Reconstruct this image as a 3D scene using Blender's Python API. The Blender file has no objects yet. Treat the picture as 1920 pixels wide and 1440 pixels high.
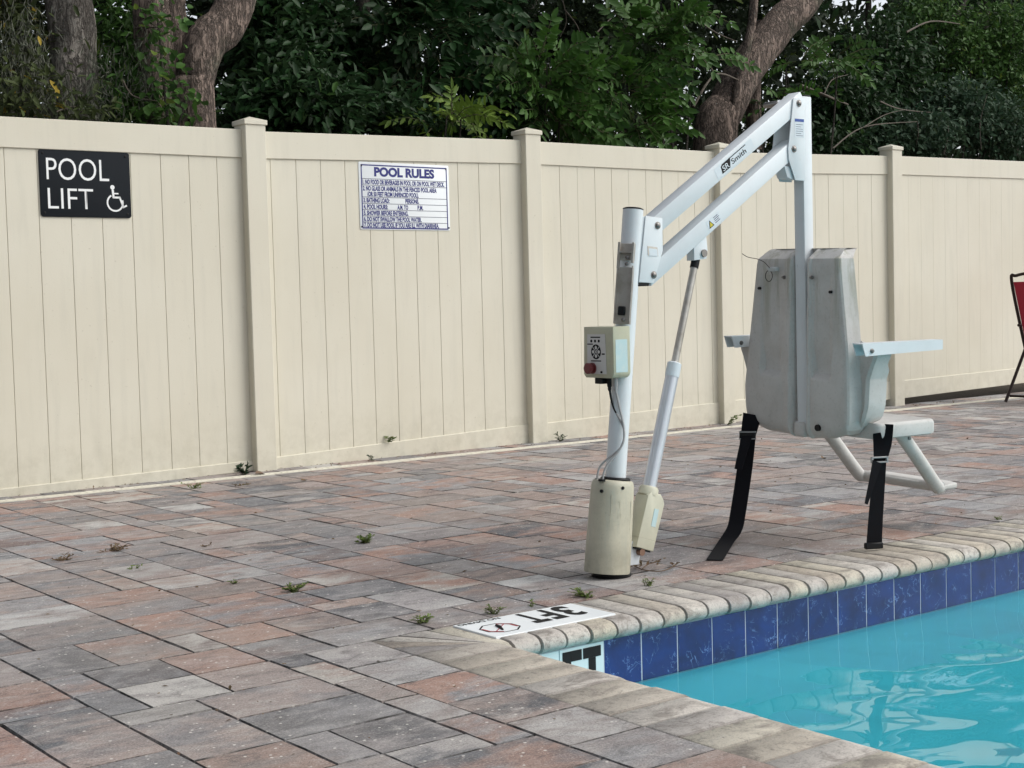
import bpy, bmesh, math, random
import numpy as np
from mathutils import Vector, Matrix
R = math.radians
C = bpy.context.scene.collection
SC = bpy.context.scene

# ---------------------------------------------------------------- camera
CAM_H, PITCH, ROLL, YAW, FPX = 0.9672, R(3.1043), R(-1.4979), R(37.5819), 2739.0753
fwd = Vector((math.sin(YAW)*math.cos(PITCH), math.cos(YAW)*math.cos(PITCH), -math.sin(PITCH)))
rgt = Vector((math.cos(YAW), -math.sin(YAW), 0)); up0 = rgt.cross(fwd)
right = rgt*math.cos(ROLL) + up0*math.sin(ROLL); up = -rgt*math.sin(ROLL) + up0*math.cos(ROLL)
cam_d = bpy.data.cameras.new("camera"); cam = bpy.data.objects.new("camera", cam_d); C.objects.link(cam)
cam.matrix_world = Matrix(((right.x, up.x, -fwd.x, 0), (right.y, up.y, -fwd.y, 0), (right.z, up.z, -fwd.z, CAM_H), (0, 0, 0, 1)))
cam_d.sensor_width = 36; cam_d.lens = 36*FPX/1920; cam_d.clip_start = .05; cam_d.clip_end = 2000
SC.camera = cam
# ---------------------------------------------------------------- sky, sun, exposure
SUN_EL, SUN_AZ = R(43), R(130)            # azimuth measured from +Y towards +X: light comes over the pool
w = bpy.data.worlds.new("World"); SC.world = w; w.use_nodes = True
nt = w.node_tree; nt.nodes.clear()
sky = nt.nodes.new("ShaderNodeTexSky"); sky.sky_type = 'NISHITA'; sky.sun_disc = False
sky.sun_elevation = SUN_EL; sky.sun_rotation = SUN_AZ; sky.air_density = 1.0; sky.dust_density = 2.0; sky.ozone_density = 1.0
hs = nt.nodes.new("ShaderNodeHueSaturation"); hs.inputs['Saturation'].default_value = .27
bg = nt.nodes.new("ShaderNodeBackground"); bg.inputs['Strength'].default_value = .15
wo = nt.nodes.new("ShaderNodeOutputWorld")
nt.links.new(sky.outputs[0], hs.inputs['Color']); nt.links.new(hs.outputs[0], bg.inputs[0]); nt.links.new(bg.outputs[0], wo.inputs[0])
sd = bpy.data.lights.new("sun", 'SUN'); sd.energy = 1.2; sd.angle = R(45); sd.color = (1, .95, .87)
sun = bpy.data.objects.new("sun", sd); C.objects.link(sun)
sdir = Vector((math.sin(SUN_AZ)*math.cos(SUN_EL), math.cos(SUN_AZ)*math.cos(SUN_EL), math.sin(SUN_EL)))
sun.rotation_euler = sdir.to_track_quat('Z', 'Y').to_euler(); sun.location = sdir*30
SC.view_settings.view_transform = 'Standard'; SC.view_settings.look = 'None'
SC.view_settings.exposure = 0.42; SC.view_settings.gamma = 1; SC.view_settings.use_curve_mapping = False
SC.cycles.max_bounces = 8; SC.cycles.transparent_max_bounces = 12

# ---------------------------------------------------------------- helpers
def hit(px, py, axis, c):
    d = fwd + right*((px-960)/FPX) - up*((py-720)/FPX)
    o = Vector((0, 0, CAM_H)); return o + d*((c-o[axis])/d[axis])

def tag(o, label=None, cat=None, group=None, kind=None):
    for k, v in (('label', label), ('category', cat), ('group', group), ('kind', kind)):
        if v: o[k] = v
    return o

def empty(name, loc=(0, 0, 0), **k):
    o = bpy.data.objects.new(name, None); o.location = loc; o.empty_display_size = .1; C.objects.link(o)
    return tag(o, **k)

def link(name, me, mat=None, parent=None, **k):
    if mat is not None:
        for m in (mat if isinstance(mat, (list, tuple)) else [mat]): me.materials.append(m)
    o = bpy.data.objects.new(name, me); C.objects.link(o)
    if parent is not None: o.parent = parent
    return tag(o, **k)

def finish(bm, name, mat=None, parent=None, smooth=40, off=None, **k):
    """bmesh (world coordinates) -> object; off = parent's location"""
    bmesh.ops.recalc_face_normals(bm, faces=bm.faces)
    if smooth:
        lim = R(smooth)
        for f in bm.faces: f.smooth = True
        for e in bm.edges:
            if len(e.link_faces) == 2 and e.calc_face_angle(0) > lim: e.smooth = False
            elif len(e.link_faces) < 2: e.smooth = False
    if off is not None: bmesh.ops.translate(bm, verts=bm.verts, vec=-Vector(off))
    me = bpy.data.meshes.new(name); bm.to_mesh(me); bm.free()
    return link(name, me, mat, parent, **k)

def box(bm, x0, x1, y0, y1, z0, z1, bev=0, M=None, seg=1):
    r = bmesh.ops.create_cube(bm, size=1)
    vs = r['verts']
    for v in vs:
        v.co = Vector(((x0+x1)/2+v.co.x*(x1-x0), (y0+y1)/2+v.co.y*(y1-y0), (z0+z1)/2+v.co.z*(z1-z0)))
    if bev:
        es = list({e for v in vs for e in v.link_edges})
        rr = bmesh.ops.bevel(bm, geom=es, offset=bev, segments=seg, affect='EDGES', profile=.5)
        vs = list({v for f in rr['faces'] for v in f.verts} | {v for v in vs if v.is_valid})
    if M is not None:
        for v in vs: v.co = M @ v.co
    return vs

def tube(bm, pts, r, n=12, caps=True, closed=False):
    pts = [Vector(p) for p in pts]; rings = []; prev = None
    L = len(pts)
    for i, p in enumerate(pts):
        if closed: d = (pts[(i+1) % L]-pts[i-1]).normalized()
        else: d = (pts[min(i+1, L-1)]-pts[max(i-1, 0)]).normalized()
        if prev is None:
            a = Vector((0, 0, 1)) if abs(d.z) < .9 else Vector((1, 0, 0)); u = d.cross(a).normalized()
        else: u = (prev-d*prev.dot(d)).normalized()
        prev = u; v = d.cross(u); rr = r[i] if hasattr(r, '__len__') else r
        rings.append([bm.verts.new(p+u*math.cos(t)*rr+v*math.sin(t)*rr) for t in [2*math.pi*k/n for k in range(n)]])
    rng = range(L) if closed else range(L-1)
    for i in rng:
        A, B = rings[i], rings[(i+1) % L]
        for k in range(n): bm.faces.new((A[k], A[(k+1) % n], B[(k+1) % n], B[k]))
    if caps and not closed:
        bm.faces.new(rings[0][::-1]); bm.faces.new(rings[-1])
    return rings

def prism(bm, poly, axis, a, b, bev=0):
    """extrude a 2D polygon between a and b along axis (0,1,2)"""
    def mk(p, t):
        if axis == 0: return Vector((t, p[0], p[1]))
        if axis == 1: return Vector((p[0], t, p[1]))
        return Vector((p[0], p[1], t))
    A = [bm.verts.new(mk(p, a)) for p in poly]; B = [bm.verts.new(mk(p, b)) for p in poly]
    n = len(poly); fs = [bm.faces.new(A[::-1]), bm.faces.new(B)]
    for i in range(n): fs.append(bm.faces.new((A[i], A[(i+1) % n], B[(i+1) % n], B[i])))
    if bev:
        es = list({e for f in fs[:2] for e in f.edges})
        bmesh.ops.bevel(bm, geom=es, offset=bev, segments=2, affect='EDGES', profile=.5)

def bar(bm, a, b, wy, h, bev=.003):
    """square bar from a to b (in an XZ plane), width wy across Y, height h"""
    a = Vector(a); b = Vector(b); d = (b-a); L = d.length; d.normalize()
    n = Vector((-d.z, 0, d.x)) if abs(d.y) < .5 else Vector((0, 0, 1)); s = n.cross(d)
    M = Matrix(((d.x, s.x, n.x, a.x), (d.y, s.y, n.y, a.y), (d.z, s.z, n.z, a.z), (0, 0, 0, 1)))
    box(bm, 0, L, -wy/2, wy/2, -h/2, h/2, bev, M, seg=2)
    return M

def lathe(bm, prof, base, axis_dir, n=24):
    d = Vector(axis_dir).normalized(); a = Vector((1, 0, 0)) if abs(d.x) < .9 else Vector((0, 1, 0))
    u = d.cross(a).normalized(); v = d.cross(u); base = Vector(base); rings = []
    for r, h in prof: rings.append([bm.verts.new(base+d*h+(u*math.cos(2*math.pi*k/n)+v*math.sin(2*math.pi*k/n))*max(r, 1e-5)) for k in range(n)])
    for A, B in zip(rings, rings[1:]):
        for k in range(n): bm.faces.new((A[k], A[(k+1) % n], B[(k+1) % n], B[k]))
    bm.faces.new(rings[0][::-1]); bm.faces.new(rings[-1])

def text_mesh(txt, size, M, name, mat, parent, width=None, bold=0., depth=.0006, align='LEFT', spacing=1., **k):
    cu = bpy.data.curves.new('t', 'FONT'); cu.body = txt; cu.size = 1; cu.align_x = 'LEFT'; cu.resolution_u = 4
    cu.offset = bold; cu.extrude = 0; cu.space_character = spacing
    to = bpy.data.objects.new('t', cu); C.objects.link(to)
    dg = bpy.context.evaluated_depsgraph_get(); me = bpy.data.meshes.new_from_object(to.evaluated_get(dg))
    bpy.data.objects.remove(to); bpy.data.curves.remove(cu)
    co = np.array([v.co[:] for v in me.vertices]); x0, x1 = co[:, 0].min(), co[:, 0].max()
    capz = .73
    sx = (width/(x1-x0)) if width else size/capz
    sy = size/capz
    for v in me.vertices:
        x = (v.co.x-x0)*sx
        if align == 'CENTER': x -= (x1-x0)*sx/2
        v.co = M @ Vector((x, v.co.y*sy, depth))
    me.name = name
    return link(name, me, mat, parent, **k)

def frame(o, x, y):
    """matrix with origin o, local x and y directions"""
    x = Vector(x).normalized(); y = Vector(y).normalized(); z = x.cross(y)
    return Matrix(((x.x, y.x, z.x, o[0]), (x.y, y.y, z.y, o[1]), (x.z, y.z, z.z, o[2]), (0, 0, 0, 1)))

# ---------------------------------------------------------------- materials
class NM:
    def __init__(s, name):
        s.m = bpy.data.materials.new(name); s.m.use_nodes = True; s.t = s.m.node_tree
        s.p = s.t.nodes['Principled BSDF']; s.out = s.t.nodes['Material Output']
    def n(s, typ, **k):
        x = s.t.nodes.new('ShaderNode'+typ)
        for a, b in k.items(): setattr(x, a, b)
        return x
    def l(s, a, b): s.t.links.new(a, b)
    def set(s, x, **k):
        for a, b in k.items(): x.inputs[a].default_value = b
        return x
    def pos(s, obj=False, scale=(1, 1, 1), loc=None):
        g = s.n('TexCoord').outputs['Object'] if obj else s.n('NewGeometry').outputs['Position']
        mp = s.n('Mapping'); mp.inputs['Scale'].default_value = scale; s.l(g, mp.inputs['Vector']); return mp.outputs[0]
    def noise(s, vec, scale, detail=4, rough=.55, dist=0, w=None):
        x = s.n('TexNoise'); x.inputs['Scale'].default_value = scale; x.inputs['Detail'].default_value = detail
        x.inputs['Roughness'].default_value = rough; x.inputs['Distortion'].default_value = dist
        if w is not None: x.noise_dimensions = '4D'; s.l(w, x.inputs['W'])
        s.l(vec, x.inputs['Vector']); return x.outputs['Fac']
    def ramp(s, fac, stops, interp='LINEAR'):
        x = s.n('ValToRGB'); x.color_ramp.interpolation = interp; e = x.color_ramp.elements
        while len(e) > 1: e.remove(e[0])
        e[0].position = stops[0][0]; c = stops[0][1]; e[0].color = (*c, 1) if hasattr(c, '__len__') else (c, c, c, 1)
        for p, c in stops[1:]:
            a = e.new(p); a.color = (*c, 1) if hasattr(c, '__len__') else (c, c, c, 1)
        s.l(fac, x.inputs[0]); return x.outputs[0]
    def mix(s, fac, a, b, typ='MIX'):
        x = s.n('Mix', data_type='RGBA', blend_type=typ); x.clamp_factor = True
        for i, v in ((0, fac), (6, a), (7, b)):
            if hasattr(v, 'links') or hasattr(v, 'is_linked'): s.l(v, x.inputs[i])
            else: x.inputs[i].default_value = (v if i == 0 else ((*v, 1) if len(v) == 3 else v))
        return x.outputs[2]
    def math(s, op, a, b=None):
        x = s.n('Math', operation=op)
        for i, v in ((0, a), (1, b)):
            if v is None: continue
            if hasattr(v, 'is_linked'): s.l(v, x.inputs[i])
            else: x.inputs[i].default_value = v
        return x.outputs[0]
    def bump(s, h, dist=.002, strength=.5):
        b = s.n('Bump'); b.inputs['Distance'].default_value = dist; b.inputs['Strength'].default_value = strength
        s.l(h, b.inputs['Height']); s.l(b.outputs[0], s.p.inputs['Normal'])
    def col(s, c):
        if hasattr(c, 'is_linked'): s.l(c, s.p.inputs['Base Color'])
        else: s.p.inputs['Base Color'].default_value = (*c, 1)
    def rough(s, c):
        if hasattr(c, 'is_linked'): s.l(c, s.p.inputs['Roughness'])
        else: s.p.inputs['Roughness'].default_value = c

def plain(name, c, rough=.5, metal=0, dirt=None, dscale=8, damt=.5, bumps=0):
    a = NM(name)
    if max(c) < .05: a.p.inputs['Specular IOR Level'].default_value = .2
    a.rough(rough); a.p.inputs['Metallic'].default_value = metal
    if dirt is not None:
        f = a.noise(a.pos(), dscale, 6, .65)
        f2 = a.ramp(f, [(.45, 0), (.75, damt)])
        a.col(a.mix(f2, c, dirt))
    else: a.col(c)
    if bumps: a.bump(a.noise(a.pos(), 220, 3), bumps, .4)
    return a.m

def mat_vinyl():
    a = NM('cream_vinyl'); p = a.pos()
    f = a.noise(p, 1.3, 5); g = a.noise(a.pos(scale=(6, 6, .6)), 3, 5, .6)
    c = a.mix(a.ramp(f, [(.35, 0), (.7, 1)]), (.635, .60, .49), (.675, .645, .54))
    c = a.mix(a.ramp(g, [(.5, 0), (.8, .35)]), c, (.52, .50, .42))
    sp = a.noise(p, 60, 2, .5); c = a.mix(a.ramp(sp, [(.70, 0), (.78, .4)]), c, (.40, .36, .27))
    sx = a.n('SeparateXYZ'); a.l(a.n('NewGeometry').outputs['Position'], sx.inputs[0])
    low = a.n('MapRange'); a.l(sx.outputs['Z'], low.inputs[0]); a.set(low, **{'From Min': .02, 'From Max': .4, 'To Min': .5, 'To Max': 0})
    lo = a.math('MULTIPLY', low.outputs[0], a.ramp(a.noise(p, 9, 6, .7), [(.42, .05), (.68, .8)]))
    c = a.mix(lo, c, (.36, .33, .24))
    a.col(c); a.rough(.42); a.bump(a.noise(p, 130, 2), .0006, .5); return a.m

def mat_paver():
    a = NM('tumbled_paver'); at = a.n('Attribute'); at.attribute_name = 'seed'; sd_ = at.outputs['Fac']
    w1 = a.math('MULTIPLY', sd_, 91.7); p2 = a.pos()
    f = a.noise(a.pos(scale=(1.0, 1.7, 1)), 3.6, 6, .62, .7, w=w1)
    A = a.ramp(sd_, [(0, (.070, .074, .084)), (.15, (.19, .197, .212)), (.26, (.33, .25, .215)), (.38, (.255, .258, .27)), (.50, (.215, .175, .16)), (.60, (.34, .345, .355)), (.70, (.38, .215, .16)), (.80, (.24, .245, .255)), (.87, (.095, .10, .11)), (.93, (.47, .44, .40)), (1, (.50, .50, .49))])
    s2 = a.math('FRACT', a.math('MULTIPLY', sd_, 7.31))
    B = a.ramp(s2, [(0, (.15, .155, .168)), (.18, (.38, .29, .25)), (.36, (.25, .25, .26)), (.52, (.43, .42, .41)), (.66, (.24, .195, .175)), (.8, (.37, .22, .17)), (1, (.09, .094, .105))])
    c = a.mix(a.ramp(f, [(.42, 0), (.58, 1)]), A, B)
    cl = a.noise(a.pos(scale=(1, 1.9, 1)), 8, 7, .75, .9, w=w1)
    c = a.mix(a.ramp(cl, [(.51, 0), (.68, .62)]), c, (.50, .48, .45))
    c = a.mix(a.ramp(cl, [(.34, .65), (.48, 0)]), c, (.065, .063, .065))
    st = a.noise(a.pos(scale=(1, 2.6, 1)), 30, 6, .75, .5, w=w1)
    c = a.mix(a.ramp(st, [(.56, 0), (.75, .5)]), c, (.52, .48, .44)); c = a.mix(a.ramp(st, [(.28, .45), (.42, 0)]), c, (.06, .058, .058))
    gr = a.noise(p2, 170, 4, .8); c = a.mix(a.ramp(gr, [(.34, .55), (.49, 0)]), c, (.05, .047, .046))
    c = a.mix(a.ramp(gr, [(.54, 0), (.68, .5)]), c, (.56, .52, .48))
    big = a.noise(p2, .8, 4, .55); c = a.mix(a.ramp(big, [(.46, 0), (.68, .3)]), c, (.33, .29, .25)); c = a.mix(a.ramp(big, [(.3, .3), (.42, 0)]), c, (.10, .10, .10))
    vo = a.n('TexVoronoi'); vo.inputs['Scale'].default_value = 55; a.l(p2, vo.inputs['Vector'])
    wh = a.n('TexWhiteNoise'); a.l(vo.outputs['Position'], wh.inputs['Vector'])
    near = a.ramp(a.math('ADD', vo.outputs['Distance'], a.math('MULTIPLY', gr, .12)), [(.0, 1), (.22, 1), (.30, 0)]); pick = a.ramp(wh.outputs['Value'], [(.84, 0), (.88, .9)])
    c = a.mix(a.math('MULTIPLY', near, pick), c, (.66, .63, .58))
    rm = a.n('Attribute'); rm.attribute_name = 'rim'
    c = a.mix(a.math('MULTIPLY', rm.outputs['Fac'], a.ramp(a.noise(p2, 14, 5, .7), [(.38, 1), (.62, .15)])), c, (.030, .028, .026))
    a.col(c); a.rough(.85)
    h = a.math('ADD', a.math('MULTIPLY', gr, .7), a.math('ADD', a.math('MULTIPLY', a.noise(p2, 28, 5, .6), 1.0), st)); a.bump(h, .004, .6)
    return a.m

def mat_coping():
    a = NM('coping_stone'); at = a.n('Attribute'); at.attribute_name = 'seed'; sd_ = at.outputs['Fac']
    w1 = a.math('MULTIPLY', sd_, 57.3); p = a.pos()
    A = a.ramp(sd_, [(0, (.50, .45, .36)), (.2, (.57, .53, .44)), (.35, (.40, .345, .29)), (.5, (.55, .49, .39)), (.62, (.35, .325, .31)), (.8, (.57, .53, .475)), (1, (.46, .43, .40))])
    f = a.noise(a.pos(scale=(1, 1.5, 1)), 8, 7, .72, .9, w=w1); c = a.mix(a.ramp(f, [(.50, 0), (.62, .75)]), A, (.22, .195, .17)); c = a.mix(a.ramp(f, [(.33, .6), (.45, 0)]), c, (.60, .57, .50))
    g = a.noise(p, 34, 7, .8, 1.4, w=w1); c = a.mix(a.ramp(g, [(.53, 0), (.63, .7)]), c, (.16, .145, .13))
    c = a.mix(a.ramp(g, [(.3, .5), (.44, 0)]), c, (.62, .60, .54))
    gr = a.noise(p, 190, 4, .8); c = a.mix(a.ramp(gr, [(.34, .5), (.48, 0)]), c, (.11, .10, .085))
    rm = a.n('Attribute'); rm.attribute_name = 'rim'; c = a.mix(a.math('MULTIPLY', rm.outputs['Fac'], a.ramp(g, [(.35, .6), (.65, .2)])), c, (.15, .13, .115))
    a.col(c); a.rough(.75); h = a.math('ADD', a.math('MULTIPLY', gr, .5), a.math('MULTIPLY', g, 1.2)); a.bump(h, .003, .6)
    return a.m

def mat_bluetile():
    a = NM('glazed_blue_tile'); at = a.n('Attribute'); at.attribute_name = 'seed'; w1 = a.math('MULTIPLY', at.outputs['Fac'], 43.)
    p = a.pos(); f = a.noise(p, 9, 5, .6, .4, w=w1)
    c = a.mix(a.ramp(f, [(.35, 0), (.65, 1)]), (.002, .013, .085), (.004, .028, .17))
    n1 = a.noise(p, 11, 3, .55, 2.2, w=w1)
    v = a.ramp(n1, [(.485, 0), (.5, 1), (.515, 0)]); br = a.ramp(a.noise(p, 16, 2, w=w1), [(.48, 0), (.62, 1)])
    c = a.mix(a.math('MULTIPLY', a.math('MULTIPLY', v, br), .75), c, (.16, .30, .60))
    sp = a.noise(p, 70, 3, .6, w=w1); c = a.mix(a.ramp(sp, [(.66, 0), (.76, .3)]), c, (.2, .3, .55))
    a.col(c); a.rough(.22); a.bump(f, .002, .2); return a.m

def mat_paint():
    a = NM('white_powder_coat'); p = a.pos()
    f = a.noise(p, 5, 6, .65); c = a.mix(a.ramp(f, [(.45, 0), (.8, .4)]), (.67, .71, .735), (.52, .55, .56))
    g = a.noise(a.pos(scale=(3, 3, 1)), 40, 4, .7); c = a.mix(a.ramp(g, [(.68, 0), (.76, .6)]), c, (.26, .25, .21))
    a.col(c); a.rough(.38); a.bump(g, .0005, .3); return a.m

def mat_shell():
    a = NM('weathered_white_plastic'); p = a.pos()
    f = a.noise(p, 6, 6, .65, .4); c = a.mix(a.ramp(f, [(.35, 0), (.7, .7)]), (.57, .56, .54), (.42, .41, .385))
    s = a.noise(a.pos(scale=(14, 14, 1.2)), 1.6, 5, .7)
    sx = a.n('SeparateXYZ'); a.l(a.n('NewGeometry').outputs['Position'], sx.inputs[0])
    top = a.n('MapRange'); a.l(sx.outputs['Z'], top.inputs[0]); a.set(top, **{'From Min': .72, 'From Max': 1.08, 'To Min': 0, 'To Max': 1})
    st = a.math('MULTIPLY', a.ramp(s, [(.50, 0), (.64, .6)]), top.outputs[0])
    nx = a.n('SeparateXYZ'); a.l(a.n('NewGeometry').outputs['Normal'], nx.inputs[0])
    c = a.mix(st, c, (.24, .24, .15))
    gr = a.noise(p, 90, 4, .7); c = a.mix(a.ramp(gr, [(.55, 0), (.75, .35)]), c, (.22, .22, .19))
    a.col(c); a.rough(.6); a.bump(gr, .0008, .4); return a.m

def mat_bark(name, c1, c2, sc=1.):
    a = NM(name); p = a.pos(True, scale=(13*sc, 13*sc, 4.2*sc))
    vo = a.n('TexVoronoi', feature='DISTANCE_TO_EDGE'); vo.inputs['Scale'].default_value = 2.6
    ds = a.n('TexNoise'); ds.inputs['Scale'].default_value = 2.5; ds.inputs['Detail'].default_value = 6; a.l(p, ds.inputs['Vector'])
    mx = a.n('Mix', data_type='VECTOR'); mx.inputs[0].default_value = .75; a.l(p, mx.inputs[4]); a.l(ds.outputs['Color'], mx.inputs[5])
    a.l(mx.outputs[1], vo.inputs['Vector'])
    rd = a.noise(a.pos(True, scale=(22*sc, 22*sc, 4*sc)), 1.6, 6, .7, .6); v = a.math('MULTIPLY', a.ramp(vo.outputs['Distance'], [(0, .25), (.13, 1)]), a.ramp(rd, [(.36, .25), (.52, 1)])); f = a.noise(p, 6, 7, .7)
    c = a.mix(v, (.030, .022, .017), a.mix(f, c1, c2))
    m = a.noise(a.pos(True), 3.2, 4, .6); c = a.mix(a.ramp(m, [(.52, 0), (.68, .55)]), c, (.07, .085, .05))
    a.col(c); a.rough(.9); a.bump(a.math('ADD', v, a.math('MULTIPLY', f, .4)), .03, 1.); return a.m

def mat_leaf(name, c1, c2, c3, rough=.42, trans=.25):
    a = NM(name); at = a.n('Attribute'); at.attribute_name = 'tone'
    c = a.ramp(at.outputs['Fac'], [(0, c1), (.5, c2), (.92, c2), (1, c3)])
    bf = a.n('NewGeometry').outputs['Backfacing']; c2_ = a.mix(a.math('MULTIPLY', bf, .2), c, (.10, .13, .08))
    a.col(c2_); a.rough(rough+.12); a.p.inputs['Specular IOR Level'].default_value = .25
    tr = a.n('BsdfTranslucent'); a.l(c2_, tr.inputs['Color']); ms = a.n('MixShader'); ms.inputs[0].default_value = trans
    a.l(a.p.outputs[0], ms.inputs[1]); a.l(tr.outputs[0], ms.inputs[2]); a.l(ms.outputs[0], a.out.inputs['Surface']); return a.m

def mat_water():
    a = NM('pool_water'); t = a.t
    tr = a.n('BsdfTransparent'); tr.inputs['Color'].default_value = (.60, .87, .90, 1)
    gl = a.n('BsdfGlossy'); gl.inputs['Roughness'].default_value = .0; gl.inputs['Color'].default_value = (1, 1, 1, 1)
    fr = a.n('Fresnel'); fr.inputs['IOR'].default_value = 1.33
    p = a.pos(scale=(1, 1.3, 1)); n1 = a.noise(p, 2.2, 2, .45, .4); n2 = a.noise(p, .8, 1, .5)
    amp = a.ramp(a.noise(a.pos(), .8, 2), [(.46, .10), (.62, 1)])
    sx = a.n('SeparateXYZ'); a.l(a.n('NewGeometry').outputs['Position'], sx.inputs[0])
    calm = a.n('MapRange', interpolation_type='SMOOTHSTEP'); a.l(sx.outputs['Y'], calm.inputs[0]); a.set(calm, **{'From Min': 3.3, 'From Max': 2.2, 'To Min': .12, 'To Max': 1})
    h = a.math('MULTIPLY', a.math('MULTIPLY', a.math('ADD', n1, a.math('MULTIPLY', n2, 1.5)), amp), calm.outputs[0])
    b = a.n('Bump'); b.inputs['Distance'].default_value = .034; b.inputs['Strength'].default_value = 1; a.l(h, b.inputs['Height'])
    a.l(b.outputs[0], gl.inputs['Normal']); a.l(b.outputs[0], fr.inputs['Normal'])
    ms = a.n('MixShader'); a.l(fr.outputs[0], ms.inputs[0]); a.l(tr.outputs[0], ms.inputs[1]); a.l(gl.outputs[0], ms.inputs[2])
    a.l(ms.outputs[0], a.out.inputs['Surface']); t.nodes.remove(a.p); return a.m

def mat_soil():
    a = NM('forest_soil'); p = a.pos(); f = a.noise(p, 3, 7, .7); g = a.noise(p, 40, 5, .7)
    c = a.mix(f, (.05, .04, .028), (.10, .08, .055)); c = a.mix(a.ramp(g, [(.5, 0), (.7, .6)]), c, (.16, .12, .075))
    a.col(c); a.rough(.95); a.bump(g, .02, .8); return a.m

def mat_sand():
    a = NM('joint_sand'); p = a.pos(); g = a.noise(p, 60, 5, .7)
    a.col(a.mix(g, (.010, .009, .008), (.045, .038, .032))); a.rough(.95); a.bump(g, .004, .6); return a.m

def mat_plaster():
    a = NM('pool_plaster'); p = a.pos(); g = a.noise(p, 1.5, 5, .6)
    a.col(a.mix(g, (.30, .76, .83), (.36, .82, .88))); a.rough(.7); return a.m

def mat_cover():
    a = NM('beige_weathered_plastic'); p = a.pos()
    f = a.noise(p, 9, 6, .7); c = a.mix(a.ramp(f, [(.42, 0), (.75, .6)]), (.50, .475, .37), (.33, .32, .25))
    s = a.noise(a.pos(scale=(20, 20, 1.5)), 1.5, 5, .7); c = a.mix(a.ramp(s, [(.5, 0), (.66, .45)]), c, (.34, .36, .31))
    g = a.noise(p, 160, 3, .7); c = a.mix(a.ramp(g, [(.6, 0), (.75, .5)]), c, (.22, .22, .17))
    sx = a.n('SeparateXYZ'); a.l(a.n('NewGeometry').outputs['Position'], sx.inputs[0])
    low = a.n('MapRange'); a.l(sx.outputs['Z'], low.inputs[0]); a.set(low, **{'From Min': .02, 'From Max': .13, 'To Min': .7, 'To Max': 0})
    c = a.mix(a.math('MULTIPLY', low.outputs[0], a.ramp(f, [(.35, .2), (.6, 1)])), c, (.22, .21, .16))
    a.col(c); a.rough(.5); a.bump(g, .0006, .4); return a.m

M = dict(
    vinyl=mat_vinyl(), paver=mat_paver(), coping=mat_coping(), blue=mat_bluetile(), paint=mat_paint(), shell=mat_shell(),
    water=mat_water(), soil=mat_soil(), sand=mat_sand(), plaster=mat_plaster(), cover=mat_cover(),
    black=plain('black_rubber', (.012, .012, .013), .5), web=plain('black_webbing', (.006, .006, .008), .95, bumps=.0006),
    steel=plain('stainless_steel', (.52, .49, .45), .38, .6, (.25, .2, .15), 14, .7),
    alu=plain('grey_aluminium', (.62, .64, .68), .38, .55, (.45, .46, .48), 10, .5),
    chrome=plain('bolt_steel', (.22, .21, .20), .35, .8), rust=plain('rusty_steel', (.22, .13, .09), .6, .4),
    beige=plain('beige_housing', (.56, .545, .43), .45, 0, (.42, .42, .32), 12, .6),
    taupe=plain('taupe_box_plastic', (.50, .49, .36), .5, 0, (.36, .33, .24), 10, .6),
    panel=plain('panel_grey', (.60, .59, .57), .45), sticker=plain('sticker_white', (.62, .68, .72), .4),
    pale=plain('pale_sticker', (.45, .60, .62), .25, 0, (.6, .66, .62), 30, .6),
    red=plain('button_red', (.16, .03, .03), .4), ink=plain('black_ink', (.01, .01, .011), .6), navy=plain('navy_ink', (.012, .016, .17), .5),
    blueink=plain('blue_ink', (.02, .07, .30), .5), lineb=plain('sign_line', (.02, .025, .09), .5),
    signw=plain('sign_white', (.78, .82, .84), .35), signb=plain('sign_black', (.010, .013, .017), .8, bumps=.0004),
    letw=plain('white_lettering', (.82, .84, .84), .45), yellow=plain('warning_yellow', (.55, .45, .03), .5),
    tilew=plain('pale_marker_tile', (.60, .70, .72), .25), grout=plain('white_grout', (.42, .47, .55), .7),
    drain=plain('cream_drain_plastic', (.66, .63, .53), .6, 0, (.4, .36, .28), 12, .6), markred=plain('marker_red', (.38, .04, .05), .5),
    bronze=plain('bronze_frame', (.030, .020, .018), .4, .3), fabric=plain('red_sling', (.34, .012, .035), .8, bumps=.0006),
    cable=plain('grey_cable', (.36, .36, .36), .5), clip=plain('white_clip', (.5, .52, .52), .5),
    stem=plain('weed_stem', (.10, .10, .045), .8), drystem=plain('dry_stem', (.13, .085, .055), .85),
)
# ================================================================ SETTING
PX0, PX1, PY0, PY1 = 2.476, 10.5, -4.5, 3.325       # pool opening (inner tile faces)
CO_X, CO_Y = 2.2274, 3.6005                         # outer edges of the coping
bm = bmesh.new()
def quad(bm, x0, y0, x1, y1, z):
    bm.faces.new([bm.verts.new((x0, y0, z)), bm.verts.new((x1, y0, z)), bm.verts.new((x1, y1, z)), bm.verts.new((x0, y1, z))])
Bx = 400
for q in ((-Bx, PY1+.01, Bx, Bx), (-Bx, -Bx, Bx, PY0), (-Bx, PY0, PX0-.01, PY1+.01), (PX1, PY0, Bx, PY1+.01)): quad(bm, *q, -.07)
finish(bm, 'ground', M['soil'], smooth=0, kind='structure')
deck = empty('paved_deck', kind='structure')
bm = bmesh.new()
for q in ((-2, PY1+.012, 15, 8.03), (-2, -5, PX0-.012, PY1+.012)): quad(bm, *q, -.016)
finish(bm, 'joint_bed', M['sand'], deck, 0)

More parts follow.
